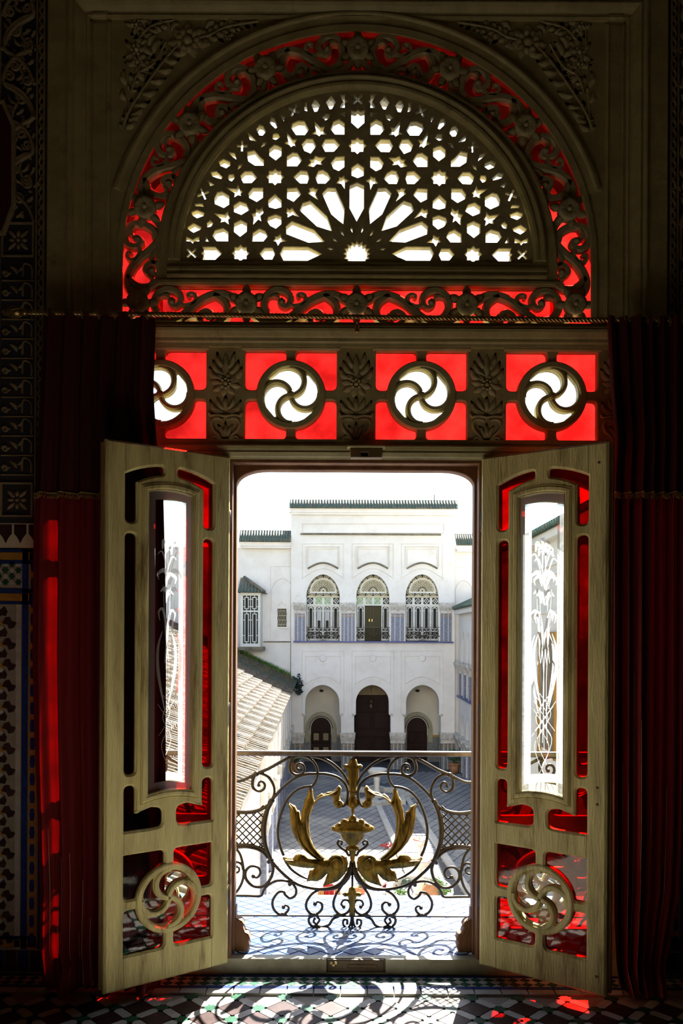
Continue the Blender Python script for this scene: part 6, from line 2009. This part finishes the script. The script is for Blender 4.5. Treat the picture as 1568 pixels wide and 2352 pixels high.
# ================================================================== carved plaster and tile mosaic beside the window
def relief_wall(sx, name, label, x0, x1):
    """carved strip from x0 (at the window) to x1 (outwards)"""
    rw_ = thing(name, label, 'wall decoration', (sx*(x0+x1)/2, 0.0, 0.0), kind='structure')
    pt_ = MT['carvedplaster']
    ztop = 5.0
    zs = zz(515)
    # braided edge beside the wood
    mb = MB()
    for k in range(2):
        pts = [(sx*(x0+0.020 + 0.012*math.sin(z/0.05*PI + k*PI)), z) for z in us(zz(1190), ztop, 260)]
        mb.ribbon(pts, [0.0045]*len(pts), -0.012, 0.0)
    mb.build('braid', pt_, rw_, kind='stuff')
    MB().box(*sorted((sx*(x0+0.002), sx*x1)), -0.003, 0.0, zz(1205), ztop).build('blue_ground', MT['blueground'], rw_)
    for x in (x0+0.003, x0+0.040, x0+0.222):
        if x > x1: continue
        MB().box(*sorted((sx*x, sx*(x+0.006))), -0.014, 0.0, zz(1205), ztop).build('fillet', pt_, rw_)
    # arabesque: waving double stems with leaves and shell arches
    xa, xb = x0+0.055, min(x0+0.215, x1)
    xc, hw_ = (xa+xb)/2, (xb-xa)/2
    mb = MB()
    P = 0.34
    z = zs
    k = 0
    runs = [(zs + P*q, 1 if q % 2 == 0 else -1) for q in range(int((ztop-zs)/P)+1)]
    runs += [(zs + P*(q+0.5), -1 if q % 2 == 0 else 1) for q in range(int((ztop-zs)/P))]
    for z, s_ in runs:
        big = smooth_path([(xc-s_*hw_, z),(xc-s_*hw_*0.6, z+P*0.22),(xc+s_*hw_*0.2, z+P*0.40),(xc+s_*hw_*0.9, z+P*0.52),(xc+s_*hw_*0.7, z+P*0.75),(xc, z+P*0.92),(xc-s_*hw_*0.8, z+P)], 5)
        mb.ribbon([(sx*a, b) for a, b in big], [0.008]*len(big), -0.020, 0.0)
        for j in range(4):
            t = z + P*(0.12+0.22*j)
            c = (xc + s_*hw_*0.55*math.cos(j*1.7), t)
            sp = [(c[0] + 0.026*(1-q/14)*math.cos(q*s_+j), c[1] + 0.026*(1-q/14)*math.sin(q*s_+j)) for q in us(0,10,22)]
            mb.ribbon([(sx*a, b) for a, b in sp], [0.0042]*len(sp), -0.015, 0.0)
            a = leafpath((c[0]-s_*0.02, c[1]-0.02), (c[0]-s_*0.07, c[1]+0.035), 0.011, 0.4*s_)
            mb.puff([(sx*p_[0], p_[1]) for p_ in a], 0.0, 0.014, 0.01, 0.009)
            a = leafpath((c[0]+s_*0.01, c[1]+0.02), (c[0]+s_*0.03, c[1]+0.085), 0.010, -0.3*s_)
            mb.puff([(sx*p_[0], p_[1]) for p_ in a], 0.0, 0.014, 0.01, 0.009)
        for q in range(5):
            mb.dome((sx*(xc-s_*hw_*0.7+0.012*(q % 2)), 0.0, z+P*0.45+0.02*q), 0.009, 0.010, 7, 2)
    for z_ in us(zs+0.03, ztop, int((ztop-zs)/0.055)):
        for x_ in (xa+0.012, xa+0.045, xc, xb-0.045, xb-0.012):
            t = (z_*37 + x_*91) % 6.28
            a = leafpath((x_, z_), (x_+0.034*math.cos(t), z_+0.034*math.sin(t)), 0.0085, 0.5)
            mb.puff([(sx*p_[0], p_[1]) for p_ in a], 0.0, 0.010, 0.008, 0.010)
    mb.build('arabesque', pt_, rw_, kind='stuff')
    # square rosette panels above and below a blue arabesque strip
    def square(zc):
        l = [(sx*xa, zc-0.085),(sx*xb, zc-0.085),(sx*xb, zc+0.085),(sx*xa, zc+0.085)]
        MB().fret(l, [offs(ccw(l, True), 0.008)], -0.014, 0.0).build('square_frame', pt_, rw_)
        mb = MB()
        for q in range(8):
            t = 2*PI*q/8
            L_ = 0.05 if q % 2 == 0 else 0.072
            mb.puff(leafpath((sx*xc+0.014*math.cos(t), zc+0.014*math.sin(t)), (sx*xc+L_*math.cos(t), zc+L_*math.sin(t)), 0.012, 0.0), 0.0, 0.012, 0.01, 0.008)
        mb.dome((sx*xc, 0.0, zc), 0.012, 0.012, 8, 2)
        mb.build('square_rosette', pt_, rw_, kind='stuff')
    square(zz(556)); square(zz(1152))
    mb = MB()
    n_ = 11
    for q in range(n_):
        zc = zz(1095) + (zz(605)-zz(1095))*(q+0.5)/n_
        h = (zz(605)-zz(1095))/n_
        mb.ribbon([(sx*a, b) for a, b in smooth_path([(xa+0.01,zc-h*0.4),(xa+0.012,zc+h*0.2),(xa+0.05,zc+h*0.35),(xa+0.055,zc-h*0.3)], 4)], [0.004]*13, -0.012, 0.0)
        for (a0, a1, w0) in (((xc,zc-0.02),(xc+0.05,zc+0.025),0.012),((xc+0.005,zc),(xc-0.03,zc+0.038),0.011),((xc+0.03,zc-0.01),(xc+0.065,zc-0.03),0.010)):
            mb.puff([(sx*p_[0], p_[1]) for p_ in leafpath(a0, a1, w0, 0.35)], 0.0, 0.010, 0.01, 0.009)
        sp = [(xb-0.02 + 0.016*(1-t/14)*math.cos(t), zc-0.015 + 0.016*(1-t/14)*math.sin(t)) for t in us(0,9,18)]
        mb.ribbon([(sx*a, b) for a, b in sp], [0.0035]*len(sp), -0.011, 0.0)
        mb.box(*sorted((sx*xa, sx*xb)), -0.008, 0.0, zc-h*0.5-0.003, zc-h*0.5+0.003)
    mb.build('leaf_strip', pt_, rw_, kind='stuff')
    # frieze of dark inverted crenels, then the mosaic dado
    MB().box(*sorted((sx*x0, sx*x1)), -0.004, 0.0, zz(1262), zz(1206)).build('pale_frieze', MT['ochreline'], rw_)
    cz0, cz1 = zz(1252), zz(1209)
    for q in range(5):
        c = x0 + 0.045 + q*0.072
        if c + 0.03 > x1: break
        l = [(c-0.030,cz1),(c+0.030,cz1),(c+0.030,cz1-0.045),(c+0.016,cz1-0.062),(c+0.010,cz1-0.072),(c,cz0),(c-0.010,cz1-0.072),(c-0.016,cz1-0.062),(c-0.030,cz1-0.045)]
        MB().fret([(sx*a, b) for a, b in l], [], -0.007, 0.0).build('frieze_tile', MT['black_tile'], rw_)
    zd0, zd1 = zz(2182), zz(1266)
    MB().box(*sorted((sx*x0, sx*x1)), -0.004, 0.0, 0.0, zd1).build('mosaic_bed', MT['grout'], rw_)
    def tile(l, key, nm): return MB().fret([(sx*a, b) for a, b in l], [], -0.008, -0.003).build(nm, MT[key], rw_)
    def vline(x, w_, key, za, zb, nm):
        tile([(x,za),(x+w_,za),(x+w_,zb),(x,zb)], key, nm)
    vline(x0+0.004, 0.018, 'blue_tile', zd0, zd1, 'blue_strip')
    vline(x0+0.030, 0.040, 'yellow_tile', zd0, zd1, 'ochre_strip')
    lz = MB().fret([(-0.009,-0.030),(0.009,-0.030),(0.013,0),(0.009,0.030),(-0.009,0.030),(-0.013,0)], [], -0.0105, -0.007).mesh('blue_lozenge', MT['blue_tile'])
    q = zd0 + 0.05
    while q < zd1 - 0.04:
        o = link('blue_lozenge', lz, rw_); o.location = Vector((sx*(x0+0.050), 0, q)) - root_org(rw_)
        q += 0.088
    vline(x0+0.075, 0.030, 'blue_tile', zd0, zd1, 'blue_strip')
    vline(x0+0.110, 0.025, 'white_tile', zd0, zz(1390), 'white_strip')
    for (ya, yb, key) in ((1272,1266,'blue_tile'),(1290,1273,'yellow_tile'),(1299,1291,'blue_tile'),(1366,1356,'blue_tile'),(1384,1367,'yellow_tile'),(1392,1385,'blue_tile'),(2160,2152,'blue_tile'),(2178,2161,'yellow_tile')):
        tile([(x0+0.03,zz(ya)),(x1,zz(ya)),(x1,zz(yb)),(x0+0.03,zz(yb))], key, 'border_strip')
    # green star panel
    sm = MB().fret([((0.017 if t % 2 == 0 else 0.010)*math.cos(PI*t/6), (0.017 if t % 2 == 0 else 0.010)*math.sin(PI*t/6)) for t in range(12)], [], -0.008, -0.003).mesh('green_star', MT['green_tile'])
    wm = MB().fret(circ((0,0), 0.014, 6), [], -0.007, -0.003).mesh('pale_hexagon', MT['white_tile'])
    for a in range(7):
        for b in range(4):
            x = x0+0.125 + a*0.032; z_ = zz(1350) + 0.018 + b*0.030
            if x > x1-0.01: continue
            o = link('green_star' if (a+b) % 2 == 0 else 'pale_hexagon', sm if (a+b) % 2 == 0 else wm, rw_)
            o.location = Vector((sx*x, 0, z_)) - root_org(rw_)
    # interlocking black, ochre and white field
    bm_ = MB().fret([(-0.030,0.012),(-0.012,0.026),(0.006,0.012),(0.030,0.018),(0.030,-0.010),(0.012,-0.026),(-0.006,-0.012),(-0.030,-0.018)], [], -0.008, -0.003).mesh('black_key_tile', MT['black_tile'])
    ym = MB().fret([(-0.016,-0.014),(0.016,-0.014),(0,0.014)], [], -0.008, -0.003).mesh('ochre_triangle', MT['yellow_tile'])
    wm2 = MB().fret([(-0.018,-0.008),(0.012,-0.012),(0.018,0.008),(-0.012,0.012)], [], -0.008, -0.003).mesh('white_kite', MT['white_tile'])
    r = 0
    z_ = zd0 + 0.055
    while z_ < zz(1398):
        for a in range(3):
            x = x0+0.168 + a*0.082 + (0.041 if r % 2 else 0)
            if x > x1-0.02: continue
            for (me_, nm, dx, dz, ro) in ((bm_,'black_key_tile',0,0,0.5*(-1)**r),(ym,'ochre_triangle',0.041,0.0,PI*(r % 2)),(wm2,'white_kite',0.040,-0.024,0.6)):
                if x+dx > x1-0.01: continue
                o = link(nm, me_, rw_)
                o.location = Vector((sx*(x+dx), 0, z_+dz)) - root_org(rw_)
                o.rotation_euler = (0, ro, 0)
        z_ += 0.052
        r += 1
    # skirting of dark tiles
    for q in range(5):
        x = x0+0.03 + q*0.062
        if x > x1-0.03: break
        tile([(x-0.028,0.012),(x+0.028,0.012),(x+0.028,0.115),(x-0.028,0.115)], 'black_tile' if q % 2 == 0 else 'blue_tile', 'skirting_tile')
    return rw_
relief_wall(-1, 'trim_5', 'dark carved plaster and tile mosaic wall strip left of the window surround', 1.545, 1.93)
relief_wall(1, 'trim_6', 'dark carved plaster strip right of the window surround', 1.545, 1.80)
# a carved arch spandrel with its red hanging at the far left edge
nb = thing('wall_hanging', 'dark red hanging with cut corners high on the wall at the far left edge', 'wall hanging', (at(-40,400,-0.02).x, -0.02, at(0,540,-0.02).z))
l = [at(x, y, -0.02) for x, y in ((-90,530),(4,530),(26,470),(26,290),(4,240),(-90,240))]
MB().fret([(p.x, p.z) for p in l], [], -0.022, -0.016, 0.002).build('cloth', MT['velvetdark'], nb)
MB().fret(offs(ccw([(p.x, p.z) for p in l], True), -0.02), [[(p.x, p.z) for p in l]], -0.028, -0.004, 0.004).build('border', MT['carvedplaster'], nb)
